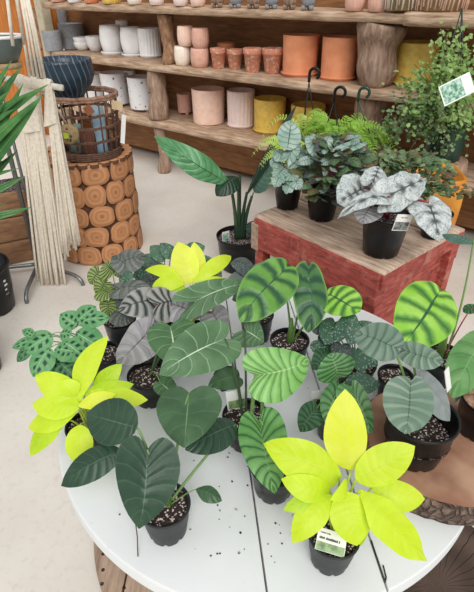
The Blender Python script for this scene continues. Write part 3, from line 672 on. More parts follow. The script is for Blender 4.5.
# ------------------------------------------------------------------ left cluster
DR = V(-.985, 3.13, 0); dh = .69
drum = thing('log_slice_stool', 'drum stool faced with round log slices, carrying the wicker basket', 'stool', DR)
rB, rT = .29, .285
mb = MB(); mb.lathe([(rB-.012, .006), (rT-.012, dh-.01), (.01, dh-.008)], DR, 40); mb.build('core', M['drum_gap'], drum)
def slice_geo(mb, c, nx_, ny_, nn, rx, ry, th=.016, seed=0):
    k = 26; vs = [c+nn*th]; us = [(0, 0)]; fs = []
    for a, (q, dz) in enumerate(((.5, th), (.93, th), (1.0, th*.6), (1.0, -th*.8))):
        for j in range(k):
            t = 2*pi*j/k; e = abs(cos(t))**2.9+abs(sin(t))**2.9; e = e**(-1/2.9)*(1+.10*noise.noise(V(cos(t)*1.5+seed*3.3, sin(t)*1.5, seed)))
            vs.append(c+nx_*(rx*q*e*cos(t))+ny_*(ry*q*e*sin(t))+nn*dz); us.append((q if a < 2 else 1.0, j/k))
    for j in range(k):
        fs.append((0, 1+j, 1+(j+1) % k))
        for a in range(3): fs.append((1+a*k+j, 1+(a+1)*k+j, 1+(a+1)*k+(j+1) % k, 1+a*k+(j+1) % k))
    mb.add(vs, fs, us)
mb = MB(); sl = (rT-rB)/dh; i = 0; rows = [(.070, .072), (.208, .074), (.346, .072), (.484, .074), (.618, .072)]
for ri, (z, ry) in enumerate(rows):
    r_ = rB+sl*z; cnt = int(2*pi*r_/(.15, .14, .16, .138, .15)[ri]); 
    for j in range(cnt):
        t = 2*pi*(j+.5*(ri % 2))/cnt+R.uniform(-.03, .03); nn = V(cos(t), sin(t), -sl).normalized(); tx = V(-sin(t), cos(t), 0); ty = nn.cross(tx)
        slice_geo(mb, DR+V(cos(t)*(r_-.012), sin(t)*(r_-.012), z), tx, ty, nn, pi*r_/cnt*1.03*R.uniform(.95, 1.03), ry*R.uniform(.95, 1.04), .014, i); i += 1
mb.build('side_slices', M['slice'], drum)
mb = MB(); zt = V(0, 0, 1)
slice_geo(mb, DR+UP*(dh-.014), V(1,0,0), V(0,1,0), zt, .075, .075, .014, 91)
for rr, kk in ((.13, 8), (.215, 14), (.262, 26)):
    for j in range(kk):
        t = 2*pi*(j+.3)/kk; q = min(.05, pi*rr/kk); slice_geo(mb, DR+V(cos(t)*rr, sin(t)*rr, dh-.014), V(cos(t), sin(t), 0), V(-sin(t), cos(t), 0), zt, .037, q, .014, j+kk)
mb.build('top_slices', M['slice'], drum)
# wicker basket
BR = .195; BH = .36; BC = V(-.925, 3.065, dh+.002)
bk = thing('wicker_basket', 'dark openwork wicker basket with thick rim on log slice stool', 'basket', BC)
def ring(mb, r, z, rad, n=48, wob=.002):
    mb.tube([BC+V(cos(2*pi*i/n)*(r+wob*sin(i*2.4)), sin(2*pi*i/n)*(r+wob*sin(i*2.4)), z+wob*sin(i*1.7)) for i in range(n)], rad, 7, closed=True)
mb = MB(); ring(mb, BR+.004, BH, .012); ring(mb, BR+.008, BH-.014, .008); ring(mb, BR-.004, BH-.012, .008); mb.build('rim', M['wicker2'], bk)
mb = MB()
for z in (.008, .02, .032, .044): ring(mb, BR*.93+z*.05, z, .007)
for z in (.11, .118, .19, .198, .26, .267): ring(mb, BR*.95+z*.05, z, .005)
mb.build('weave', M['wicker'], bk)
mb = MB()
for i in range(22):
    t = 2*pi*i/22; mb.tube([BC+V(cos(t)*BR*.93, sin(t)*BR*.93, .004), BC+V(cos(t)*BR*1.0, sin(t)*BR*1.0, BH)], .005, 6)
mb.build('stakes', M['wicker'], bk)
mb = MB(); mb.lathe([(.0, .003), (BR*.93, .003), (BR*.93, .009), (.001, .009)], BC, 32, capb=False); mb.build('bottom', M['wicker'], bk)
# contents
def bpt(px, py, y): return aty(px, py, y)
nv = BC+V(-.095, .03, BH-.02)
root = thing('ribbed_bowl', 'big navy glazed bowl with swirling ribs sitting in the wicker basket', 'bowl', nv)
mb = MB(); k = 12; prof = [(.085, 0), (.095, .003)]+[(.095+.075*sin(pi*.5*min(1, i/k*1.6))-.012*max(0, i/k-.6), .006+.20*i/k) for i in range(k+1)]+[(.147, .205), (.145, .17), (.08, .05)]
mb.lathe(prof, nv, 160, lambda t, i, r, z: (r*(1+(.035*(.5-abs(sin(t*13+z*22))**.6) if 1 < i < 15 else 0)), z)); mb.build('pot', M['navy'], root)
for nm, lab, mat_, px, py, sx, sz, rot in (('blue_packet', 'pale blue packet standing in the wicker basket', 'skyblue', 99, 124, .034, .145, .25),
                                           ('seed_bag', 'rust brown paper bag at the bottom of wicker basket', 'rustcloth', 88, 142, .045, .08, -.3)):
    p = bpt(px, py, 3.0); p.z = BC.z+.012; mb = MB(); a = V(cos(rot), sin(rot), 0); b_ = V(-sin(rot), cos(rot), 0)
    k = 6; vs = []; fs = []
    for i in range(k+1):
        z = sz*2*i/k; th = .016*(1-(i/k)**3)+.002
        for sx_, sy_ in ((-1,-1),(0,-1.5),(1,-1),(1,1),(0,1.5),(-1,1)): vs.append(p+a*(sx*sx_*(1-.1*sin(i)))+b_*th*sy_+UP*z)
    for i in range(k):
        for j in range(6): fs.append((i*6+j, i*6+(j+1) % 6, (i+1)*6+(j+1) % 6, (i+1)*6+j))
    fs += [(5,4,3,2,1,0), tuple(k*6+j for j in range(6))]
    mb.add(vs, fs); o = tag(mb.build(nm, M[mat_], None, loc=p), lab, 'packet')
for nm, lab, px, py, y, rr, hh in (('teal_jar', 'greenish grey jar low in the wicker basket', 78, 142, 3.06, .055, .17),):
    p = bpt(px, py, y); p.z = BC.z+.012; root = thing(nm, lab, 'jar', p); mb = MB(); mb.lathe([(rr*.8, 0), (rr, .01), (rr, hh*.7), (rr*.6, hh*.85), (rr*.62, hh), (rr*.5, hh), (rr*.5, hh*.6)], p, 24); mb.build('body', M['teal'], root)
def swing_tag(nm, lab, px, py, y, w, h, mat_, ang=0, cat='tag', thick=.001):
    p = bpt(px, py, y); a = V(cos(ang), -.25, sin(ang)).normalized(); u = a.cross(V(.0, -1, -.0)).normalized(); u = -u if u.z < 0 else u
    mb = MB(); mb.box(p-u*h/2, a*w/2, u*h/2, a.cross(u)*thick); mb.tube([p, p+UP*.03+V(0, .015, 0)], .0012, 5)
    return tag(mb.build(nm, M[mat_], None, False, loc=p), lab, cat)
swing_tag('price_tag', 'brown kraft tag hanging on wicker basket side', 86, 106, 2.86, .055, .05, 'kraft', .5)
swing_tag('price_tag', 'cream paper tag at the basket rim beside speckled planters', 117, 101, 2.98, .07, .05, 'paper_tan', -.1)
swing_tag('paper_strip', 'long white printed paper strip hanging from basket rim', 124, 115, 2.99, .028, .17, 'paper_white', -.18, 'strip')
# plank planter box at the left edge
b0 = V(-1.27, 3.0, 0); b1 = V(-2.3, 2.45, 0); bd = (b1-b0).normalized(); bn = V(-bd.y, bd.x, 0); bn = bn if bn.y > 0 else -bn; bl = (b1-b0).length
pb = thing('plank_planter', 'low planter box of wide brown horizontal planks behind the metal stand', 'planter', (b0+b1)/2+bn*.2)
for i in range(3):
    mb = MB(); mb.rough((b0+b1)/2+UP*(.085+.165*i), bd*bl/2, bn*.016, UP*.079, 20, .004, 6); mb.build('plank', M['plank'], pb)
    mb = MB(); mb.rough(b0+bn*.22+UP*(.085+.165*i), bn*.2, bd*.016, UP*.079, 10, .004, 6); mb.build('plank', M['plank'], pb)
mb = MB(); mb.box((b0+b1)/2+bn*.22+UP*.44, bd*(bl/2-.02), bn*.2, UP*.01); mb.build('soil', M['soil'], pb)
# metal stand with macrame
SY = 2.64; sp = atz(40, 272, .0); sp = V(sp.x, sp.y, 0)
sd = thing('display_stand', 'grey tubular metal display stand with curved feet holding macrame', 'stand', sp)
mb = MB(); mb.tube([sp+UP*.05, sp+UP*2.1], .014, 12); mb.build('post', M['steel'], sd)
mb = MB(); mb.tube([sp+UP*2.08, sp+V(.2, -.08, 2.1), sp+V(.34, -.14, 2.08)], .010, 10); mb.build('top_arm', M['steel'], sd)
mb = MB(); q = sp+V(.03, .02, 0); mb.tube([q+UP*.05, q+UP*1.25], .009, 10); mb.build('inner_post', M['steel'], sd)
for tgt, knee in (((27, 303), (24, 283)), ((83, 285), (77, 268)), ((-12, 278), (2, 268))):
    e = atz(*tgt, .0); kz = atz(*knee, .055); mb = MB(); a = sp+UP*.06
    k1 = a.lerp(V(e.x, e.y, a.z), .72); k2 = V(e.x, e.y, .05)*.96+k1*.04
    mb.tube(bez(a, a.lerp(k1, .5), k1, 4)+bez(k1, V(e.x, e.y, a.z), V(e.x, e.y, .0), 8)[1:], .0125, 10); mb.build('foot', M['steel'], sd)
MY = 2.60
dl0, dl1 = aty(2, 78, MY), aty(63, 88, MY-.03)
mac = thing('macrame_hanging', 'cream macrame wall hanging with long cord fringe over a white dowel', 'macrame', (dl0+dl1)/2)
mb = MB(); mb.tube([dl0, dl1], .015, 14); mb.build('dowel', M['dowel'], mac)
def fringe(tl, tr_, bl_, br_, cnt, knot, seed):
    mb = MB(); rr = random.Random(seed)
    for layer in range(2):
        for i in range(cnt):
            f = (i+.5*layer)/cnt; off = V(0, .020*layer-.008, 0)
            a = tl.lerp(tr_, f)+off; e = bl_.lerp(br_, f)+off+V(rr.uniform(-.01, .01), rr.uniform(-.012, .012), rr.uniform(-.03, .05)); c = a.lerp(e, .5)+V(rr.uniform(-.006, .006), rr.uniform(-.008, .008), 0)
            kn = a.lerp(e, knot); j = V(rr.uniform(-.004, .004), rr.uniform(-.006, .0), 0)
            pts = [a, a.lerp(e, .08)+j, kn+j*.5, c, e.lerp(c, .3)+j, e]
            mb.tube(pts, [.0075, .0075, .0075, .0075, .0075, .0085], 5)
    return mb
ya = MY
fringe(aty(19, 100, ya), aty(39, 96, ya), aty(40, 284, ya), aty(68, 288, ya), 15, .25, 1).build('fringe', M['cotton'], mac)
fringe(aty(47, 92, ya-.03), aty(52, 90, ya-.03), aty(63, 256, ya-.03), aty(81, 244, ya-.03), 12, .2, 2).build('fringe', M['cotton'], mac)
# woven bands at the top and knots over the dowel
def sheet(mb, quad, n=10, m=14, amp=.006):
    vs = []; us = []; fs = []
    for i in range(n+1):
        for j in range(m+1):
            u, v = j/m, i/n; p = quad[0].lerp(quad[1], u).lerp(quad[3].lerp(quad[2], u), v); p = p+V(0, -abs(sin(j*pi*.9+i*pi))*amp-.016-.01*sin(pi*u), 0)
            vs.append(p); us.append((u, v))
    for i in range(n):
        for j in range(m): fs.append((i*(m+1)+j, i*(m+1)+j+1, (i+1)*(m+1)+j+1, (i+1)*(m+1)+j))
    mb.add(vs, fs, us)
mb = MB(); sheet(mb, [aty(19, 80, ya), aty(35, 78, ya), aty(42, 130, ya), aty(24, 132, ya)]); sheet(mb, [aty(46, 84, ya-.03), aty(53, 86, ya-.03), aty(58, 122, ya-.03), aty(45, 126, ya-.03)])
mb.build('knotted_band', M['cotton'], mac)
mb = MB()
for i in range(16):
    p = dl0.lerp(dl1, .25+.55*i/15); t0 = p+V(0, -.018, .0); n = 12
    mb.tube([p+V(0, cos(2*pi*k/n)*.022, sin(2*pi*k/n)*.022+.004*sin(i)) for k in range(n)], .0085, 6, closed=True)
mb.build('knot', M['cotton'], mac)
# hanging cords + pot
hp = aty(4, 62, 2.3)
hang = thing('macrame_hanger', 'cream cord hanger of several strands holding a grey green pot', 'hanger', hp)
tops = [aty(x, -26, y) for x, y in ((13, 2.3), (22, 2.35), (24, 2.5), (20, 2.55))]; mb = MB()
for a, e in ((aty(4, -30, 2.2), aty(13, 46, 2.2)), (aty(12, -30, 2.2), aty(24, 44, 2.3)), (aty(0, -30, 2.2), aty(-14, 44, 2.3))): mb.tube([a, a.lerp(e, .5), e], .007, 6)
mb.build('cord', M['cotton'], hang)
mb = MB()
for x0, x1, y1 in ((16, 34, 74), (18, 38, 74), (20, 42, 74), (22, 45, 75), (11, 30, 74)):
    a = aty(x0, -30, 2.56); e = aty(x1, y1+4, 2.58); mb.tube([a, a.lerp(e, .5)+V(.003, 0, 0), e], .0065, 6)
mb.build('suspension_cord', M['cotton'], mac)
hz = aty(3, 62, 2.3); rr = 24*depth(hz)/FPX
root = thing('hanging_pot', 'grey green glazed pot with pale rim slung in cord hanger', 'pot', hz)
mb = MB(); mb.lathe([(rr*.55, 0), (rr*.62, .004), (rr*.86, .05), (rr, .092), (rr*1.0, .098), (rr*.94, .1), (rr*.9, .09), (rr*.6, .05)], hz, 40); mb.build('pot', M['greyglaze'], root)
mb = MB(); mb.tube([hz+V(cos(2*pi*i/40)*rr*.98, sin(2*pi*i/40)*rr*.98, .098) for i in range(40)], .007, 6, closed=True); mb.build('rim', M['paper_white'], root)
mb = MB(); mb.lathe([(rr*.72, .0), (rr*.72, .02), (rr*.5, .024)], hz+UP*-.024, 24); mb.build('saucer', M['jute'], root)
# twine ball
tb = aty(69, 134, 2.78); root = thing('twine_ball', 'small round twine net bag hanging between the macrame and wicker basket', 'net bag', tb); mb = MB()
for i in range(34):
    ax = V(R.uniform(-1, 1), R.uniform(-1, 1), R.uniform(-.6, .6)).normalized(); u = ax.orthogonal().normalized(); w = ax.cross(u); r_ = .052
    mb.tube([tb+(u*cos(2*pi*k/18)+w*sin(2*pi*k/18))*r_*(1+.03*sin(k+i)) for k in range(18)], .0035, 5, closed=True)
mb.build('twine', M['jute'], root); mb = MB(); mb.tube([tb+UP*.05, tb+V(-.03, -.05, .16), tb+V(-.06, -.12, .24)], .0035, 5); mb.tube([tb+UP*.05, tb+V(-.02, -.05, .15), tb+V(-.05, -.12, .24)], .003, 5); mb.build('cord', M['cotton'], root)
card(root, 'price_sticker', tb+V(.002, -.058, -.01), UP, V(1, 0, 0), .028, .03, 'lime_card')
# black floor pot at the left edge
bp = atz(-9, 308, 0); bp.z = 0
root = thing('nursery_pot', 'large empty black plastic nursery pot on the concrete at the picture edge', 'pot', bp)
nursery(root, bp, .165, .29, taper=.82, soil=None)
mb = MB(); fdir = V(.72, -.69, 0)
for i in range(5):
    a = -.75+.0*i; z = .21-.028*i; t = .36-.62+.04*(i % 2); q = .1555-.0032*i; mb.box(bp+V(cos(t)*(q+.0005), sin(t)*(q+.0005), z), V(-sin(t), cos(t), 0)*(.008+.004*(i % 2)), V(cos(t), sin(t), 0)*.001, UP*.005)
mb.build('white_print', M['paper_white'], [c for c in root.children][0], False)
# palm leaves entering from the left edge
pc = V(-1.28, 1.78, 0); 
root = thing('potted_palm', 'strappy green potted palm reaching in from the picture edge before the macrame', 'plant', pc)
nursery(root, pc, .14, .25, taper=.8, ribs=0)
mb = MB(); top = pc+V(.0, .0, .80); mb.tube([pc+UP*.2, pc+V(.01, 0, .5), top], [.022, .02, .017], 10); mb.build('stem', M['stalk_brown'], root)
for (px, py, y, w) in ((49, 84, 1.75, 9), (40, 97, 1.7, 8), (24, 118, 1.7, 9), (22, 66, 1.85, 10), (24, 82, 1.75, 9), (12, 60, 1.8, 9), (32, 207, 1.75, 6), (10, 214, 1.72, 9), (18, 150, 1.72, 8), (8, 190, 1.74, 8), (20, 168, 1.7, 5), (14, 134, 1.7, 8), (6, 100, 1.7, 9), (30, 92, 1.72, 9), (44, 92, 1.73, 8), (8, 74, 1.8, 9), (16, 108, 1.7, 9), (26, 176, 1.74, 7), (4, 204, 1.7, 9), (6, 160, 1.7, 9), (10, 90, 1.75, 9)):
    e = aty(px, py, y); a = top+V(R.uniform(-.015, .015), R.uniform(-.015, .015), R.uniform(-.06, .02)); wm = w*1.9*depth(e)/FPX
    mb = MB(); leaf_geo(mb, 'lance', a, e, wm, arch=.10 if py < 160 else .16, cup=-.25, n=18, m=3, hint=V(.1, -.9, .45)); mb.build('leaf', M['palm'], root)
for i in range(9):
    t = pi*.55+pi*1.15*i/8; e = top+V(cos(t)*.36, sin(t)*.36, R.uniform(-.05, .22)); mb = MB(); leaf_geo(mb, 'lance', top+V(0, 0, R.uniform(-.05, .02)), e, .045, arch=.14, cup=-.25, n=18, m=3, hint=V(0, 0, 1)); mb.build('leaf', M['palm'], root)
# ------------------------------------------------------------------ orange planters, right edge
oz = [(V(1.09, 2.62, .0), .205, .37, 'lower ochre glazed planter under another at the picture edge'), (V(1.05, 2.58, .385), .20, .36, 'upper ochre glazed planter standing on another beside the red crate')]
for c, r, h, lab in oz:
    root = thing('glazed_planter', lab, 'planter', c, 'ochre planters'); mb = MB(); n = 64
    def sq(t, i, rr, z):
        a = t+.1; e = (abs(cos(a))**5+abs(sin(a))**5)**(-1/5); return rr*e*.9, z
    mb.lathe([(r*.8, 0), (r*.88, .008), (r*.97, h*.25), (r, h*.6), (r*.98, h-.01), (r*.96, h), (r*.88, h), (r*.86, h-.03), (r*.7, h-.05)], c, n, sq, capt=True); mb.build('pot', M['ochre'], root)
root = thing('trailing_ivy', 'small trailing sprig with lobed leaves spilling over upper ochre planter', 'plant', V(1.05, 2.42, .745)); mb = MB()
for i in range(26):
    a = atz(R.uniform(444, 480), R.uniform(186, 196), .755); t = a+V(R.uniform(-.03, .03), R.uniform(-.04, .0), R.uniform(-.02, .02)); leaf_geo(mb, 'cordate', a, t, .03, n=8, m=3)
mb.build('foliage', M['small_brown'], root)
# ------------------------------------------------------------------ plants on the white table
def tpos(px, py, z=T): p = atz(px, py, z); return V(p.x, p.y, z)
# A dark heart-leaf philodendron
c = tpos(168, 529); A, s = plant('potted_philodendron', 'philodendron with large dark heart-shaped leaves in a charcoal pot at front of white table', 'plant', c, .054, .092, mat='slate_pot')
leaf(A, 'cordate', 'phil_dark', (147, 450, .83), (139, 529, .72), 66, s, cup=-.25, arch=.05, rip=(6, .006), sag=0)
leaf(A, 'ovate', 'phil_dark', (137, 428, .85), (86, 414, .83), 47, s, cup=-.12, arch=.06, hint=V(0, -.55, .8))
leaf(A, 'ovate', 'phil_dark', (122, 451, .80), (61, 486, .75), 32, s, cup=-.15, arch=.08, hint=V(.1, -.4, .9))
leaf(A, 'cordate', 'phil_sheen', (189, 393, .84), (184, 448, .80), 68, s, cup=-.12, arch=.06, lift=.06, hint=V(-.1, -.55, .85))
leaf(A, 'ovate', 'phil_dark', (236, 424, .76), (185, 450, .75), 36, s, cup=-.12, arch=.05, lift=.02)
leaf(A, 'lance', 'phil_sheen', (196, 489, .715), (222, 501, .70), 17, s, cup=-.2, arch=.08, pr=.0014, lift=.01)
mb = MB(); mb.tube([s+V(.008, .004, -.01), s+V(.004, .008, .05), s+V(.002, .01, .11)], [.008, .007, .005], 8); mb.build('stem', M['stalk'], A)
card(A, 'plant_label', s+V(.008, .04, .005), V(.03, .1, 1), V(1, -.2, 0), .026, .055, 'paper_white', (('print', .1, .9, .08, .45, 'print_lime'),))
# B front lime philodendron
c = V(.192, .541, T); B, s = plant('potted_philodendron', 'bright lime philodendron with a tall yellow middle leaf, nearest of the lime plants', 'plant', c, .052, .09, mat='slate_pot')
cr = s+V(.012, .03, .06)
for sh_, mt, b, t, w, kw in (
 ('ovate', 'lime_yellow', (351, 470, .80), (345, 389, .97), 43, dict(hint=V(0, -1, .45), arch=.06)),
 ('ovate', 'lime', (340, 478, .80), (264, 443, .87), 42, dict(hint=V(.1, -.6, .8), arch=.1, wave=(2, .03))),
 ('ovate', 'lime', (356, 480, .80), (415, 446, .86), 38, dict(hint=V(0, -.7, .7), arch=.06)),
 ('lance', 'lime', (360, 490, .81), (426, 561, .75), 40, dict(hint=V(.15, -.35, .9), arch=.1, wave=(3, .025))),
 ('ovate', 'lime', (372, 488, .78), (425, 499, .76), 30, dict(hint=V(0, -.6, .8))),
 ('ovate', 'lime', (344, 492, .81), (357, 546, .75), 42, dict(hint=V(0, -.5, .8), arch=.1)),
 ('lance', 'lime', (333, 495, .80), (292, 543, .75), 30, dict(hint=V(-.1, -.5, .85), arch=.12)),
 ('ovate', 'lime', (330, 490, .80), (281, 479, .83), 26, dict(hint=V(0, -.6, .8), arch=.12)),
 ('lance', 'lime_deep', (330, 499, .79), (283, 510, .79), 20, dict(hint=V(0, -.6, .8), arch=.1)),
 ('lance', 'lime_deep', (360, 505, .76), (361, 546, .70), 24, dict(hint=V(.5, -.6, .5), arch=.1)),
 ('lance', 'lime', (347, 480, .80), (330, 500, .83), 18, dict(hint=V(0, -.8, .5), arch=.15)),
 ('ovate', 'lime_deep', (322, 498, .77), (304, 522, .755), 24, dict(hint=V(-.2, -.5, .8), arch=.1))):
    leaf(B, sh_, mt, b, t, w, s, pr=.0025, pm='stalk_lime', lift=.02, **kw)
mb = MB(); mb.tube([s+V(0, 0, -.01), s+V(.006, .02, .05), s+V(.01, .03, .11)], [.009, .008, .004], 8); mb.build('stem', M['stalk_lime'], B)
card(B, 'plant_label', c+V(-.016, -.040, .089), V(.25, .75, .5), V(1, -.32, -.12), .056, .04, 'paper_white',
     (('print', .02, .98, .02, .40, 'print_lime'), ('text_bar', .1, .8, .52, .64, 'ink'), ('text_bar', .1, .45, .78, .84, 'ink')))
# C1 velvet-leaved philodendron (wide leaf with white midrib)
c = tpos(245, 440); C1, s = plant('potted_philodendron', 'velvety philodendron with one wide pointed pale-ribbed leaf, in black pot at table centre', 'plant', c, .058, .095)
leaf(C1, 'cordate', 'gloriosum_big', (225, 339, .87), (159, 375, .85), 54, s, cup=-.08, arch=.05, hint=V(.1, -.6, .8), pm='stalk_dark')
leaf(C1, 'arrow', 'gloriosum_big', (245, 330, .84), (264, 343, .80), 36, s, cup=-.2, arch=.05, hint=V(.3, -.7, .6), pm='stalk_dark')
leaf(C1, 'cordate', 'phil_sheen', (236, 376, .76), (208, 386, .76), 26, s, cup=-.1, pr=.002, pm='stalk_dark')
leaf(C1, 'ovate', 'phil_dark', (232, 366, .74), (222, 392, .73), 26, s, cup=-.1, pr=.002, pm='stalk_dark')
card(C1, 'plant_label', s+V(-.02, .03, .0), V(-.1, .15, 1), V(1, .2, 0), .05, .06, 'paper_white', (('print', .08, .92, .1, .5, 'print_lime'),))
# C2 ribbed green
c = tpos(273, 489); C2, s = plant('potted_philodendron', 'philodendron with bright green deeply ribbed leaves in black pot, middle of the table', 'plant', c, .056, .09)
leaf(C2, 'cordate', 'ribbed', (256, 375, .87), (310, 360, .865), 56, tpos(250, 440, .68), cup=-.12, arch=.06, rip=(7, .012), hint=V(-.1, -.75, .65), pr=.0045, wave=(3, .015))
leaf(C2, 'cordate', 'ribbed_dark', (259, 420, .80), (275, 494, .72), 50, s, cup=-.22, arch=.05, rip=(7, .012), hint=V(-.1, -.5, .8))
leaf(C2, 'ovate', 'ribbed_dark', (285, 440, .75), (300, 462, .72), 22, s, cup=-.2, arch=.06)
mb = MB(); mb.tube([s+V(-.02, .03, -.01), s+V(-.024, .05, .06), atz(262, 400, .80)], [.008, .007, .004], 8); mb.build('stem', M['stalk'], C2)
# C3 dark-veined heart leaf pot (soil visible)
c = tpos(151, 398); C3, s = plant('potted_philodendron', 'young philodendron with two velvety leaves and bright midribs beside the pewter begonia', 'plant', c, .058, .092)
leaf(C3, 'cordate', 'gloriosum', (170, 326, .84), (174, 366, .80), 54, s, cup=-.1, arch=.06, hint=V(0, -.5, .85), pm='stalk_dark', lift=.04)
leaf(C3, 'arrow', 'gloriosum_big', (194, 302, .85), (249, 283, .86), 32, s, cup=-.1, arch=.06, hint=V(0, -.65, .75), pm='stalk_dark', lift=.05)
leaf(C3, 'cordate', 'gloriosum', (160, 382, .74), (178, 397, .72), 22, s, cup=-.1, arch=.05, pr=.002)
# D alocasia dark-veined
c = tpos(288, 363); Dd, s = plant('potted_alocasia', 'alocasia with big quilted green leaves and dark veins in front of the red crate', 'plant', c, .06, .095)
leaf(Dd, 'peltate', 'aloc', (279, 276, .93), (240, 322, .87), 50, s, cup=-.06, arch=.06, rip=(6, .012), hint=V(.05, -.75, .65), lift=.1)
leaf(Dd, 'peltate', 'aloc_dark', (309, 278, .90), (308, 333, .80), 37, s, cup=-.2, arch=.05, rip=(6, .01), hint=V(.1, -.7, .6), lift=.08)
leaf(Dd, 'peltate', 'aloc_bright', (333, 296, .86), (360, 312, .86), 40, s, cup=-.1, arch=.05, rip=(6, .012), hint=V(.1, -.6, .7), lift=.04)
mb = MB(); mb.tube([s+V(0, 0, -.01), s+V(.002, .002, .05), s+V(.0, .0, .09)], [.011, .009, .005], 8); mb.build('stem', M['stalk'], Dd)
# E alocasia bright
c = tpos(436, 379); E, s = plant('potted_alocasia', 'alocasia with bright green quilted leaf and a thin tall stalk beside red crate', 'plant', c, .06, .095)
leaf(E, 'peltate', 'aloc_bright', (434, 300, .87), (402, 346, .83), 62, s, cup=-.08, arch=.05, rip=(6, .014), hint=V(-.15, -.7, .7), lift=.06, pr=.004)
leaf(E, 'peltate', 'aloc_side', (480, 345, .84), (452, 398, .80), 40, s, cup=-.25, arch=.06, rip=(6, .01), hint=V(-.3, -.6, .6))
leaf(E, 'lance', 'spathe_grey', (474, 244, 1.02), (442, 234, .99), 14, None, cup=-.3, arch=.05)
leaf(E, 'round', 'aloc_dark', (473, 308, .84), (463, 312, .83), 12, s, pm='stalk_red', pr=.0018)
mb = MB(); mb.tube(bez(s+V(.005, 0, 0), s+V(.02, .0, .15), atz(474, 238, 1.02), 12), [.0035-.0001*i for i in range(13)], 7); mb.build('stem', M['stalk'], E)
mb = MB(); mb.tube([s+V(-.012, .0, -.01), s+V(-.01, 0, .05), s+V(-.008, .004, .10)], [.014, .011, .006], 8); mb.build('stem', M['stalk'], E)
card(E, 'plant_label', atz(458, 402, .69), V(-.25, .1, 1), V(.5, .5, .2), .03, .07, 'paper_white', (('print', .1, .9, .1, .6, 'print_dark'),))
# F silver alocasia, big pot on log slab
c = tpos(412, 451, SZ+.002); Fp, s = plant('potted_alocasia', 'alocasia with grey-green scaly leaves in a wide black pot on the log slice', 'plant', c, .079, .122, taper=.78, fill=.5)
leaf(Fp, 'peltate', 'aloc_silver', (389, 345, .97), (355, 333, .965), 40, s, cup=-.1, arch=.06, rip=(6, .008), hint=V(.1, -.65, .75))
leaf(Fp, 'peltate', 'aloc_silver', (410, 352, .95), (444, 362, .94), 27, s, cup=-.15, arch=.05, hint=V(0, -.6, .8))
leaf(Fp, 'peltate', 'aloc_silver', (410, 391, .93), (405, 434, .87), 52, s, cup=-.08, arch=.05, rip=(6, .01), hint=V(0, -.7, .7), lift=.05)
leaf(Fp, 'peltate', 'aloc_silver_back', (428, 385, .90), (450, 421, .83), 34, s, cup=-.35, arch=.08, hint=V(.35, -.5, .6))
card(Fp, 'plant_label', atz(449, 390, .83), V(-.3, .1, 1), V(.6, .6, .1), .02, .06, 'paper_white')
# right edge pot on slab
c = V(.592, .815, SZ+.002); Vp = thing('nursery_pot', 'small black pot of bark chips on the log slice at picture edge', 'pot', c); nursery(Vp, c, .062, .105, taper=.8, soil='bark_chip', fill=.9)
# G silver-striped philodendron
c = tpos(333, 433); G, s = plant('potted_philodendron', 'small philodendron with rounded silver striped leaves behind the tall yellow leaf', 'plant', c, .055, .09)
leaf(G, 'cordate', 'mamei', (338, 377, .80), (330, 353, .86), 42, s, cup=-.3, arch=.05, rip=(6, .014), hint=V(0, -.7, .6))
leaf(G, 'cordate', 'mamei', (340, 388, .79), (326, 424, .74), 30, s, cup=-.4, arch=.06, rip=(6, .012), hint=V(-.4, -.6, .6))
leaf(G, 'cordate', 'mamei', (352, 388, .80), (372, 434, .74), 36, s, cup=-.35, arch=.06, rip=(6, .012), hint=V(.3, -.6, .6))
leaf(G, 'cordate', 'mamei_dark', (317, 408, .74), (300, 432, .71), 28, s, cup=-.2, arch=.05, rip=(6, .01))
leaf(G, 'ovate', 'scind', (345, 383, .76), (380, 384, .76), 24, s, cup=-.1)
card(G, 'plant_label', s+V(-.04, .03, -.01), V(-.05, .2, 1), V(1, .1, 0), .04, .05, 'paper_white', (('print', .1, .9, .08, .5, 'print_lime'),))
# H silver splash scindapsus
c = tpos(352, 386); H, s = plant('potted_scindapsus', 'bushy silver-splashed scindapsus between crate and grey-green alocasia', 'plant', c, .058, .092)
for b, t, w, mt in (((318, 340, .76), (333, 353, .74), 24, 'scind'), ((335, 322, .80), (325, 345, .77), 26, 'scind'), ((345, 338, .79), (352, 310, .84), 26, 'scind'), ((352, 335, .79), (372, 322, .82), 22, 'scind'),
                    ((330, 350, .75), (312, 370, .72), 24, 'mamei_dark'), ((342, 345, .77), (338, 366, .74), 22, 'scind_dark'), ((358, 350, .76), (362, 373, .73), 24, 'scind'), ((364, 352, .76), (378, 366, .73), 20, 'scind'),
                    ((322, 330, .78), (312, 318, .79), 18, 'scind_dark'), ((370, 340, .77), (384, 348, .75), 20, 'scind_dark'), ((340, 362, .74), (322, 380, .70), 20, 'scind')):
    leaf(H, 'cordate', mt, b, t, w, s, pr=.0016, pm='stalk_dark', cup=-.2, arch=.06, n=14, m=5)
# black pot behind G/H with silvery pebbly soil
c = tpos(391, 396); Hp = thing('nursery_pot', 'low black pot without plant between striped philodendron and grey-green alocasia', 'pot', c); nursery(Hp, c, .05, .08)
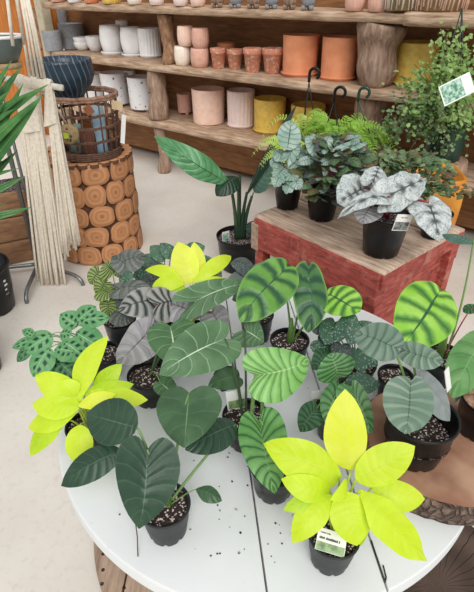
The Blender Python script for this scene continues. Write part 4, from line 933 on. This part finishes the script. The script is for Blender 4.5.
# I lime philodendron at the back
c = tpos(194, 352); I, s = plant('potted_philodendron', 'lime yellow philodendron at the back of the table before floor plant with long leaves', 'plant', c, .055, .09)
for sh_, mt, b, t, w, kw in (
 ('ovate', 'lime_yellow', (190, 284, .82), (178, 242, .92), 28, dict(hint=V(0, -1, .4))),
 ('ovate', 'lime_yellow', (196, 280, .82), (194, 242, .92), 18, dict(hint=V(.4, -1, .4))),
 ('lance', 'lime', (193, 283, .83), (231, 256, .85), 16, dict(hint=V(0, -.7, .7), arch=.2)),
 ('lance', 'lime', (194, 287, .83), (227, 280, .82), 16, dict(hint=V(0, -.7, .7), arch=.18)),
 ('lance', 'lime', (183, 283, .83), (145, 270, .85), 14, dict(hint=V(0, -.6, .8), arch=.16)),
 ('lance', 'lime', (184, 284, .83), (152, 286, .83), 18, dict(hint=V(0, -.6, .8), arch=.14)),
 ('ovate', 'lime_deep', (186, 288, .82), (162, 300, .80), 16, dict(hint=V(0, -.6, .8))),
 ('ovate', 'lime', (186, 290, .82), (192, 322, .77), 16, dict(hint=V(0, -.6, .8))),
 ('ovate', 'lime_deep', (196, 288, .82), (216, 292, .80), 14, dict(hint=V(0, -.6, .8)))):
    leaf(I, sh_, mt, b, t, w, s, pr=.0022, pm='stalk_lime', lift=.02, **kw)
# J splash-leaved scindapsus behind the lime one
c = tpos(166, 325); J, s = plant('potted_scindapsus', 'dark silver-marked leafy plant showing behind the lime plant at the back of table', 'plant', c, .055, .09)
for b, t, w, mt in (((160, 262, .82), (135, 258, .83), 20, 'scind'), ((165, 256, .84), (150, 246, .86), 20, 'scind'), ((172, 254, .85), (160, 243, .88), 16, 'scind'), ((150, 272, .80), (132, 276, .79), 22, 'scind'), ((190, 252, .86), (205, 246, .87), 20, 'scind'),
                    ((150, 280, .79), (138, 292, .77), 20, 'scind_dark'), ((200, 262, .84), (216, 262, .83), 18, 'scind'), ((160, 275, .80), (150, 262, .83), 22, 'scind_dark'), ((178, 258, .84), (186, 244, .87), 16, 'scind_dark'), ((208, 270, .82), (222, 278, .80), 20, 'grey_matte')):
    leaf(J, 'cordate', mt, b, t, w, s, pr=.0016, pm='stalk_dark', cup=-.15, arch=.08, n=14, m=5)
# O dark plant behind
c = tpos(256, 338); O, s = plant('potted_peperomia', 'dark grey-leaved plant in black pot between red crate and big quilted alocasia leaf', 'plant', c, .056, .1)
for b, t, w, mt in (((250, 268, .84), (230, 263, .86), 22, 'scind_dark'), ((246, 278, .82), (226, 284, .81), 22, 'grey_matte'), ((252, 290, .79), (232, 300, .76), 24, 'grey_matte'), ((256, 285, .80), (268, 300, .77), 22, 'scind_dark'), ((258, 275, .82), (266, 262, .84), 18, 'grey_matte')):
    leaf(O, 'cordate', mt, b, t, w, s, pr=.0018, pm='stalk_dark', cup=-.2, arch=.1)
# K1 peperomia with round striped leaves + pewter leaves
c = tpos(123, 341); K, s = plant('potted_peperomia', 'peperomia with small round yellow-green striped leaves in black pot near table edge', 'plant', c, .054, .095)
for b, t, w, mt in (((98, 272, .83), (90, 284, .80), 22, 'pep_round'), ((112, 270, .84), (104, 263, .86), 26, 'pep_round'), ((102, 290, .80), (112, 296, .79), 24, 'pep_round'), ((104, 284, .81), (98, 296, .78), 20, 'pep_round'), ((120, 266, .84), (122, 278, .82), 18, 'pep_round'), ((108, 302, .77), (108, 316, .74), 18, 'pep_round'),
                    ((128, 266, .86), (112, 256, .88), 22, 'pep_dark'), ((122, 262, .87), (146, 256, .88), 28, 'pep_dark'), ((120, 288, .82), (152, 290, .82), 22, 'pep_dark'), ((126, 300, .78), (116, 306, .77), 18, 'scind_dark'), ((118, 312, .75), (132, 322, .73), 26, 'pep_dark'), ((124, 280, .83), (132, 272, .85), 16, 'scind')):
    leaf(K, 'round', mt, b, t, w, s, pr=.0018, pm='stalk', cup=-.35, arch=.12, rip=(6, .02))
# K2 pewter rex begonia
c = tpos(163, 362); K2, s = plant('potted_begonia', 'rex begonia with pewter and mauve veined leaves beside the lime plant', 'plant', c, .054, .09)
leaf(K2, 'begonia', 'rex_dark', (156, 300, .81), (118, 311, .80), 34, s, cup=-.15, arch=.14, rip=(7, .02), hint=V(0, -.6, .8), pm='stalk_red')
leaf(K2, 'begonia', 'rex_dark', (158, 304, .82), (180, 300, .80), 38, s, cup=-.3, arch=.14, rip=(7, .02), hint=V(.1, -.7, .7), pm='stalk_red')
leaf(K2, 'begonia', 'rex_mauve', (150, 330, .78), (116, 364, .72), 40, s, cup=-.2, arch=.1, rip=(7, .02), hint=V(0, -.6, .8), pm='stalk_red', wave=(3, .03))
leaf(K2, 'begonia', 'rex_mauve', (172, 304, .81), (200, 318, .77), 34, s, cup=-.25, arch=.1, rip=(7, .02), hint=V(.1, -.6, .7), pm='stalk_red')
leaf(K2, 'begonia', 'rex_mauve', (156, 318, .78), (140, 330, .75), 28, s, cup=-.2, arch=.1, pm='stalk_red')
leaf(K2, 'begonia', 'rex_mauve', (212, 312, .78), (226, 332, .74), 30, s, cup=-.2, arch=.1, pm='stalk_red')
# L maranta
c = tpos(70, 386); c = TC+(c-TC).normalized()*.0+V(-.480, .085, 0)+UP*0; c = V(c.x, c.y, T); L_, s = plant('potted_maranta', 'prayer plant with dark blotched green leaves at the table edge nearest the macrame', 'plant', c, .054, .09)
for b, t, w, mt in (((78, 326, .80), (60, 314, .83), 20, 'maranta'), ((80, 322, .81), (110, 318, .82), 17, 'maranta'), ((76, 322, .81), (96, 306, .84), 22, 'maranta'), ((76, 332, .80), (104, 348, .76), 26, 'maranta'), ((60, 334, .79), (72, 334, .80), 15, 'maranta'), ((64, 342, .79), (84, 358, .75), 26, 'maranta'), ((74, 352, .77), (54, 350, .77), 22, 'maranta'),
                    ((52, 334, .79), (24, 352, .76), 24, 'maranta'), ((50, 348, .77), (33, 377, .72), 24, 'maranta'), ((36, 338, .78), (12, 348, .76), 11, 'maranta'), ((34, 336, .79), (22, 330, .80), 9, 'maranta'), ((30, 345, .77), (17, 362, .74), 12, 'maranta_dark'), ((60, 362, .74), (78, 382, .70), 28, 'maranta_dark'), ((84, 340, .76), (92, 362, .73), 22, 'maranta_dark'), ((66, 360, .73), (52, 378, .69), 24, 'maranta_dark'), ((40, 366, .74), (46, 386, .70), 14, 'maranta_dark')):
    leaf(L_, 'ovate', mt, b, t, w*1.1, s, pr=.0015, pm='stalk', cup=-.25, arch=.1, n=16, m=5, hint=V(0, -.55, .85))
card(L_, 'plant_label', atz(76, 366, .70), V(.15, .2, 1), V(1, .0, .12), .05, .035, 'paper_white', (('print', .06, .94, .1, .6, 'print_lime'),))
# M lime philodendron at the left table edge
c = tpos(92, 448); M_, s = plant('potted_philodendron', 'lime philodendron with many pointed leaves at table edge beside the dark heart-leaf one', 'plant', c, .052, .085)
for sh_, mt, b, t, w, kw in (
 ('lance', 'lime', (78, 402, .79), (108, 336, .90), 26, dict(hint=V(-.3, -.9, .4))),
 ('ovate', 'lime', (82, 402, .79), (36, 374, .84), 28, dict(hint=V(0, -.6, .8), arch=.1, wave=(2, .04))),
 ('ovate', 'lime', (80, 406, .79), (32, 404, .79), 26, dict(hint=V(0, -.5, .85), arch=.1)),
 ('lance', 'lime', (78, 410, .78), (28, 428, .74), 26, dict(hint=V(0, -.5, .85), arch=.1)),
 ('lance', 'lime_deep', (66, 420, .76), (30, 456, .70), 24, dict(hint=V(-.1, -.5, .85), arch=.1)),
 ('lance', 'lime_yellow', (78, 406, .80), (116, 394, .82), 18, dict(hint=V(.1, -.3, 1), arch=.1)),
 ('lance', 'lime_deep', (84, 394, .80), (134, 384, .82), 20, dict(hint=V(0, -.6, .8), arch=.12)),
 ('lance', 'lime', (90, 392, .81), (148, 400, .79), 22, dict(hint=V(0, -.6, .8), arch=.12)),
 ('lance', 'lime_deep', (92, 390, .80), (122, 364, .85), 20, dict(hint=V(0, -.7, .7), arch=.1)),
 ('ovate', 'lime', (80, 425, .77), (80, 466, .70), 28, dict(hint=V(0, -.5, .8), arch=.1)),
 ('lance', 'lime', (76, 398, .80), (62, 380, .84), 24, dict(hint=V(0, -.7, .7), arch=.1))):
    leaf(M_, sh_, mt, b, t, w, s, pr=.0022, pm='stalk_lime', lift=.02, **kw)
# ------------------------------------------------------------------ plants on the red crate
def cpos(px, py): p = atz(px, py, CT); return V(p.x, p.y, CT+.0035)
c = cpos(380, 252); Q3, s = plant('potted_begonia', 'rex begonia with big silver leaves and white label in black pot at crate corner', 'plant', c, .086, .155, taper=.76, ribs=26)
leaf(Q3, 'begonia', 'rex', (386, 197, 1.0), (426, 179, 1.02), 36, s, cup=-.1, arch=.1, rip=(6, .02), hint=V(0, -.75, .65), pm='stalk_red', pr=.004, lumpy=.06, wave=(5, .03))
leaf(Q3, 'begonia', 'rex', (364, 188, 1.0), (337, 203, .97), 44, s, cup=-.2, arch=.1, rip=(6, .02), hint=V(-.2, -.8, .5), pm='stalk_red', pr=.004, lumpy=.05)
leaf(Q3, 'begonia', 'rex', (428, 203, .97), (439, 242, .89), 42, s, cup=-.12, arch=.1, rip=(6, .02), hint=V(.05, -.95, .4), pm='stalk_red', pr=.004, lumpy=.04)
leaf(Q3, 'begonia', 'rex', (388, 198, 1.0), (337, 219, .96), 18, s, cup=-.3, arch=.2, rip=(6, .02), hint=V(0, -.5, .8), pm='stalk_red', pr=.004, lumpy=.05)
leaf(Q3, 'begonia', 'rex_mauve', (370, 208, .95), (362, 224, .92), 28, s, cup=-.2, arch=.1, pm='stalk_red', pr=.003)
leaf(Q3, 'begonia', 'rex', (372, 182, 1.03), (378, 166, 1.06), 26, s, cup=-.2, arch=.1, rip=(6, .02), hint=V(0, -.6, .7), pm='stalk_red', pr=.003, lumpy=.05)
fc = c+V(.025, -.085, .125)
card(Q3, 'plant_label', fc, V(.16, -.02, 1), V(1, .25, .12), .062, .062, 'paper_white', (('print', .04, .96, .04, .55, 'print_dark'), ('text_bar', .3, .75, .78, .84, 'redink')))
c = cpos(432, 236); Q5 = thing('nursery_pot', 'black pot in shade behind the silver rex begonia leaf at crate edge', 'pot', c); nursery(Q5, c, .06, .1)
def bush(root, s, rad, zlo, zhi, cnt, mats_, size, shape='cordate', up=.5, seed=1, name='foliage', ell=1.0, stems=10, sm='stalk_dark', off=V(0,0,0)):
    rr = random.Random(seed); grp = [MB() for _ in mats_]
    for i in range(cnt):
        a = rr.uniform(0, 2*pi); e = rr.random()**.5; z = zlo+(zhi-zlo)*rr.random()**.8
        f = math.sqrt(max(.05, 1-((z-zlo)/(zhi-zlo)*1.5-.6)**2)) if zhi > zlo else 1
        p = s+off+V(cos(a)*rad*e*f, sin(a)*rad*e*f*ell, z); d = V(cos(a)+rr.uniform(-.6, .6), sin(a)-.3+rr.uniform(-.6, .6), rr.uniform(-.6, up)).normalized()
        k = size*rr.uniform(.6, 1.25); leaf_geo(rr.choice(grp), shape, p, p+d*k, k*rr.uniform(.7, .95), n=7, m=3, cup=-.2, arch=.1, hint=V(rr.uniform(-.4, .4), -.6, .8))
    objs = []
    for g, mt in zip(grp, mats_):
        if g.v: objs.append(g)
    mb = MB(); ml = []
    for k, (g, mt) in enumerate(zip(grp, mats_)):
        mb.cur = k; mb.add(g.v, g.f, g.u); ml.append(M[mt])
    mb.build(name, ml, root); mb = MB()
    for i in range(stems):
        a = rr.uniform(0, 2*pi); e = s+off+V(cos(a)*rad*.7, sin(a)*rad*.7*ell, zlo+(zhi-zlo)*rr.uniform(.3, .9)); mb.tube(bez(s, s.lerp(e, .4)+UP*.05, e, 6), .0018, 5)
    mb.build('stem', M[sm], root)
c = cpos(287, 207); Q1, s = plant('potted_begonia', 'upright begonia with silver-green leaves in the first black pot on the crate', 'plant', c, .064, .125, ribs=22)
leaf(Q1, 'ovate', 'beg_silver', (287, 150, 1.05), (291, 120, 1.13), 24, s, hint=V(0, -1, .3), cup=-.2, pm='stalk_red')
for b, t, w in (((288, 158, 1.02), (300, 142, 1.06), 14), ((283, 156, 1.02), (274, 150, 1.03), 16), ((290, 162, 1.0), (300, 166, .99), 14), ((284, 168, .98), (274, 180, .95), 18), ((288, 172, .97), (298, 180, .95), 16), ((280, 176, .96), (275, 188, .93), 14), ((292, 178, .95), (300, 190, .92), 16), ((278, 160, 1.0), (270, 166, .98), 14), ((290, 184, .93), (286, 194, .91), 14), ((296, 152, 1.03), (307, 156, 1.02), 14)):
    leaf(Q1, 'begonia', 'beg_silver', b, t, w, s, cup=-.3, arch=.12, pr=.002, pm='stalk_red', n=18, m=5, lumpy=.07, rip=(7, .025), wave=(4, .05))
c = cpos(321, 218); Q2, s = plant('potted_begonia', 'bushy begonia with small crinkled silvery leaves in second black pot on the crate', 'plant', c, .07, .13, ribs=22)
bush(Q2, s, .15, -.03, .21, 330, ('small_dark', 'small_dark', 'scind_dark', 'small_brown', 'small_dark', 'beg_silver'), .042, 'begonia', seed=3, off=V(.03, .0, .02), sm='stalk_red')
for b, t, w in (((316, 150, 1.06), (306, 136, 1.09), 16), ((340, 150, 1.07), (368, 143, 1.08), 13), ((322, 148, 1.07), (330, 136, 1.09), 14)):
    leaf(Q2, 'begonia', 'beg_silver', b, t, w, s, cup=-.2, arch=.1, pr=.002, pm='stalk_red', rip=(6, .02))
c = V(.70, 2.02, CT+.0035); Q4, s = plant('potted_creeper', 'low spreading bronze and green small-leaved plant behind the silver rex begonia', 'plant', c, .075, .11)
bush(Q4, s, .23, -.02, .14, 560, ('small_dark', 'small_brown', 'maiden_dark'), .032, 'cordate', seed=5, ell=.7, off=V(.02, .02, 0))
# ------------------------------------------------------------------ tall floor plant
c = tpos(239, 266, 0); Pp, s = plant('potted_calathea', 'tall floor plant with long arching glossy leaves in wide black pot behind the table', 'plant', c, .148, .235, taper=.8)
dp = c.y
leaf(Pp, 'lance', 'spathe', aty(230, 184, dp-.05), aty(154, 136, dp-.08), 25, s, cup=-.25, arch=.2, hint=V(-.25, -.8, .6), n=28, m=8, pr=.008, pm='stalk_dark', rip=(10, .008))
leaf(Pp, 'ovate', 'spathe_grey', aty(217, 172, dp+.05), aty(182, 164, dp+.0), 18, None, cup=-.2, arch=.1, hint=V(0, -.5, .8))
leaf(Pp, 'ovate', 'spathe_dark', aty(238, 177, dp-.02), aty(216, 196, dp-.14), 22, s, cup=-.4, arch=.15, hint=V(-.3, -.8, .5), pm='stalk_dark', pr=.006)
leaf(Pp, 'lance', 'spathe_dark', aty(246, 196, dp), aty(297, 104, dp+.04), 13, s, cup=-.3, arch=.05, hint=V(-.8, -.6, .3), pm='stalk_dark', pr=.007, n=26)
leaf(Pp, 'ovate', 'spathe_grey', aty(254, 192, dp), aty(283, 160, dp-.05), 20, s, cup=-.2, arch=.1, hint=V(-.3, -.8, .4), pm='stalk_dark', pr=.004)
leaf(Pp, 'lance', 'spathe_dark', aty(258, 220, dp-.02), aty(250, 238, dp-.09), 14, s, cup=-.2, hint=V(0, -.8, .4))
mb = MB()
for dx, top in ((-.015, (231, 186)), (.0, (240, 176)), (.015, (247, 192)), (.03, (252, 196))):
    mb.tube(bez(s+V(dx, 0, -.01), s+V(dx, -.01, .15), aty(*top, dp), 8), [.016-.001*i for i in range(9)], 8)
mb.build('stem', M['spathe_dark'], Pp)
card(Pp, 'plant_label', s+V(-.085, -.035, -.01), V(-.02, -.1, 1), V(1, .5, 0), .05, .085, 'paper_white', (('print', .1, .9, .12, .8, 'print_green'),))
# ------------------------------------------------------------------ bench and hanging ferns behind the crate
bc = V(.63, 2.88, 0); bx = V(cos(.15), -sin(.15), 0); by = V(sin(.15), cos(.15), 0)
bn_ = thing('plant_bench', 'low weathered wooden bench behind the crate carrying ferns and a green pot', 'bench', bc)
for i in range(3):
    mb = MB(); mb.rough(bc+by*(.15*(i-1))+UP*.56, bx*.37, by*.07, UP*.02, 20, .004, 7); mb.build('plank', M['log_wood'], bn_)
for a in (-.31, .31):
    for b in (-.15, .15): mb = MB(); mb.tube([bc+bx*a+by*b, bc+bx*a+by*b+UP*.545], .035, 10); mb.build('leg', M['log_wood'], bn_)
BZ = .586
def frond(mb, a, e, c_, w, pin=22, droop=.0, seed=0):
    pts = bez(a, c_, e, pin); 
    mb.tube(pts, .0012, 4)
    for i in range(2, pin):
        p = pts[i]; d = (pts[i+1]-pts[i-1]).normalized(); sd = d.cross(V(0, -.5, .85)).normalized(); L = w*sin(pi*(i/pin)**.8)*.5+.006
        for k in (-1, 1):
            t = p+(sd*k*.95+d*.35).normalized()*L+V(0, 0, -L*.15); leaf_geo(mb, 'lance', p, t, max(.006, L*.34), n=3, m=1, cup=0, hint=V(0, -.5, .85))
def hangers(root, s, rad, top, hook='black_pot', strands=3, seed=0):
    for i in range(strands):
        t = 2*pi*i/strands+.5+seed; mb = MB(); mb.tube([s+V(cos(t)*rad, sin(t)*rad, 0), top], .003, 6); mb.build('hanger_strand', M[hook], root)
    mb = MB(); n = 12; r_ = .028; side = V(.9, -.3, 0).normalized()
    mb.tube([top, top+UP*.02]+[top+UP*.045+side*(-cos(pi*1.35*k/n)*r_+r_)*1+UP*sin(pi*1.35*k/n)*r_ for k in range(n+1)], .0085, 8); mb.build('hook', M[hook], root)
def fern(name, lab, c, r, h, spread, zup, cnt, mt, seed, hook_top=None, w=.075, hook='black_pot', group=None, ell=1.0, aim=None):
    root, s = plant(name, lab, 'fern', c, r, h, group); rr = random.Random(seed); mb = MB()
    for i in range(cnt):
        a = 2*pi*i/cnt*2.4+rr.uniform(-.3, .3); q = spread*rr.uniform(.45, 1.05); e = s+V(cos(a)*q, sin(a)*q*ell, zup*rr.uniform(-.5, .75)); m_ = s+V(cos(a)*q*.45, sin(a)*q*.45*ell, zup*rr.uniform(1.1, 1.8))
        frond(mb, s+V(cos(a)*.02, sin(a)*.02, 0), e, m_, w*rr.uniform(.7, 1.1), 18)
    mb.build('foliage', M[mt], root)
    if hook_top is not None: hangers(root, s, r*.95, hook_top, hook, seed=seed)
    return root
fy = 2.78
f1 = aty(336, 142, fy); f1 = V(f1.x, fy, BZ)
fern('boston_fern', 'bright green fern in hanging pot with wire hook, under the terracotta cylinders', f1, .11, .16, .29, .24, 46, 'fern', 11, aty(334, 101, fy), .07, 'black_pot')
f2 = V(.43, 2.985, BZ); 
fern('boston_fern', 'pale green fern hanging pot with black hook, beneath the smaller terracotta cylinder', f2, .085, .15, .30, .24, 26, 'fern_pale', 12, aty(309, 82, 2.95), .06)
f3 = V(.315, 2.735, BZ)
fern('boston_fern', 'small pale fern just behind the upright silver-green begonia on the crate', f3, .075, .13, .25, .17, 30, 'fern_pale', 13, None, .06)
f4 = aty(368, 140, 2.85); f4 = V(f4.x, 2.90, BZ)
fern('boston_fern', 'green fern in hanging pot with a dark hook, beside the fine leaved hanging plant', f4, .10, .15, .22, .2, 30, 'fern', 14, aty(358, 101, 2.86), .06, 'green_pot')
# big fine-leaved plant with green pot at right
gp = aty(441, 158, 2.95); gz = gp.z; gp = V(gp.x, 2.95, 0); 
st_ = thing('log_pedestal', 'weathered log pedestal under the dark green pot at the right', 'log', gp); mb = MB(); mb.tube([gp+UP*((gz-.003)*i/8) for i in range(9)], [.16+.006*sin(i*2) for i in range(9)], 20)
for v in mb.v: 
    if .05 < v.z < gz-.05: v += noise.noise_vector(v*9)*.015
mb.build('log', M['log_wood'], st_)
S_ = thing('maidenhair_plant', 'large airy fine-leaved hanging plant in dark green pot with a picture label', 'plant', V(gp.x, gp.y, gz)); s = nursery(S_, V(gp.x, gp.y, gz), .125, .23, mat='green_pot', taper=.84)
rr = random.Random(21); mb = MB(); sm = MB()
def spray(e, c_, cnt, size, spread, mi, base=None):
    pts = bez(base if base is not None else s, c_, e, 14); sm.tube(pts, .0014, 4); mb.cur = mi
    for i in range(cnt):
        t = rr.uniform(.25, 1.0); p = pts[min(14, int(t*14))]+V(rr.gauss(0, spread), rr.gauss(0, spread), rr.gauss(0, spread)); d = V(rr.uniform(-1, 1), rr.uniform(-1, .6), rr.uniform(-.8, .6)).normalized(); k = size*rr.uniform(.6, 1.3)
        leaf_geo(mb, 'round', p, p+d*k, k*1.0, n=4, m=2, cup=-.1, hint=V(rr.uniform(-.5, .5), -.7, .7))
for i in range(60):
    tx, ty = rr.uniform(392, 478), rr.uniform(58, 135); 
    e = aty(tx, ty, rr.uniform(2.65, 3.05)); spray(e, s.lerp(e, .5)+UP*rr.uniform(.05, .2), 24, .020, .035, 0)
for i in range(34):
    tx, ty = rr.uniform(425, 480), rr.uniform(26, 80); e = aty(tx, ty, rr.uniform(2.7, 3.1)); spray(e, s.lerp(e, .5)+UP*rr.uniform(.05, .15), 26, .019, .03, 0)
for i in range(34):
    tx, ty = rr.uniform(366, 440), rr.uniform(95, 160); e = aty(tx, ty, rr.uniform(2.6, 2.9)); spray(e, s.lerp(e, .5)+UP*rr.uniform(.08, .2), 26, .018, .03, 1)
for i in range(7):
    tx, ty = rr.uniform(420, 470), rr.uniform(128, 168); e = aty(tx, ty, 2.78); spray(e, s.lerp(e, .6)+V(0, -.1, .05), 8, .016, .02, 1)
mb.build('foliage', [M['maiden'], M['maiden_dark']], S_); sm.build('stem', M['stalk_brown'], S_)
hb = MB(); top = aty(462, 8, 2.95)
for t in (0.4, 2.5, 4.6): hb.tube([s+V(cos(t)*.12, sin(t)*.12, .0), top], .003, 6)
hb.build('hanger_strand', M['green_pot'], S_)
card(S_, 'plant_label', aty(460, 99, 2.55), V(-.42, .25, .85), V(1, .25, .42), .17, .10, 'paper_white', (('print', .04, .70, .06, .94, 'print_green'),))
EXPO = 0.0
# ------------------------------------------------------------------ light and camera
w = bpy.data.worlds.new('overcast_daylight'); SC.world = w; w.use_nodes = True; nt = w.node_tree; nt.nodes.clear()
o = nt.nodes.new('ShaderNodeOutputWorld'); bg = nt.nodes.new('ShaderNodeBackground'); tc = nt.nodes.new('ShaderNodeTexCoord'); sp = nt.nodes.new('ShaderNodeSeparateXYZ'); rp = nt.nodes.new('ShaderNodeValToRGB')
nt.links.new(tc.outputs['Generated'], sp.inputs[0]); nt.links.new(sp.outputs[2], rp.inputs[0]); nt.links.new(rp.outputs[0], bg.inputs[0]); nt.links.new(bg.outputs[0], o.inputs[0])
e = rp.color_ramp.elements; e[0].position = 0.0; e[0].color = (.72, .72, .72, 1); e[1].position = .75; e[1].color = (1.0, 1.0, 1.02, 1)
bg.inputs[1].default_value = .74
sd_ = bpy.data.lights.new('sun', 'SUN'); so = bpy.data.objects.new('sun', sd_); COL.objects.link(so); sd_.energy = 2.2; sd_.angle = radians(40); sd_.color = (1, .985, .96)
so.rotation_euler = (radians(46), radians(10), 0)
cd = bpy.data.cameras.new('camera'); co = bpy.data.objects.new('camera', cd); COL.objects.link(co); co.location = CAM
co.rotation_euler = (radians(90-33), 0, 0); cd.sensor_fit = 'HORIZONTAL'; cd.sensor_width = 36; cd.lens = 36*FPX/474; cd.clip_start = .02
SC.camera = co
vs_ = SC.view_settings; vs_.view_transform = 'Standard'; vs_.look = 'None'; vs_.exposure = EXPO; vs_.gamma = 1; vs_.use_curve_mapping = False
SC.cycles.use_denoising = True
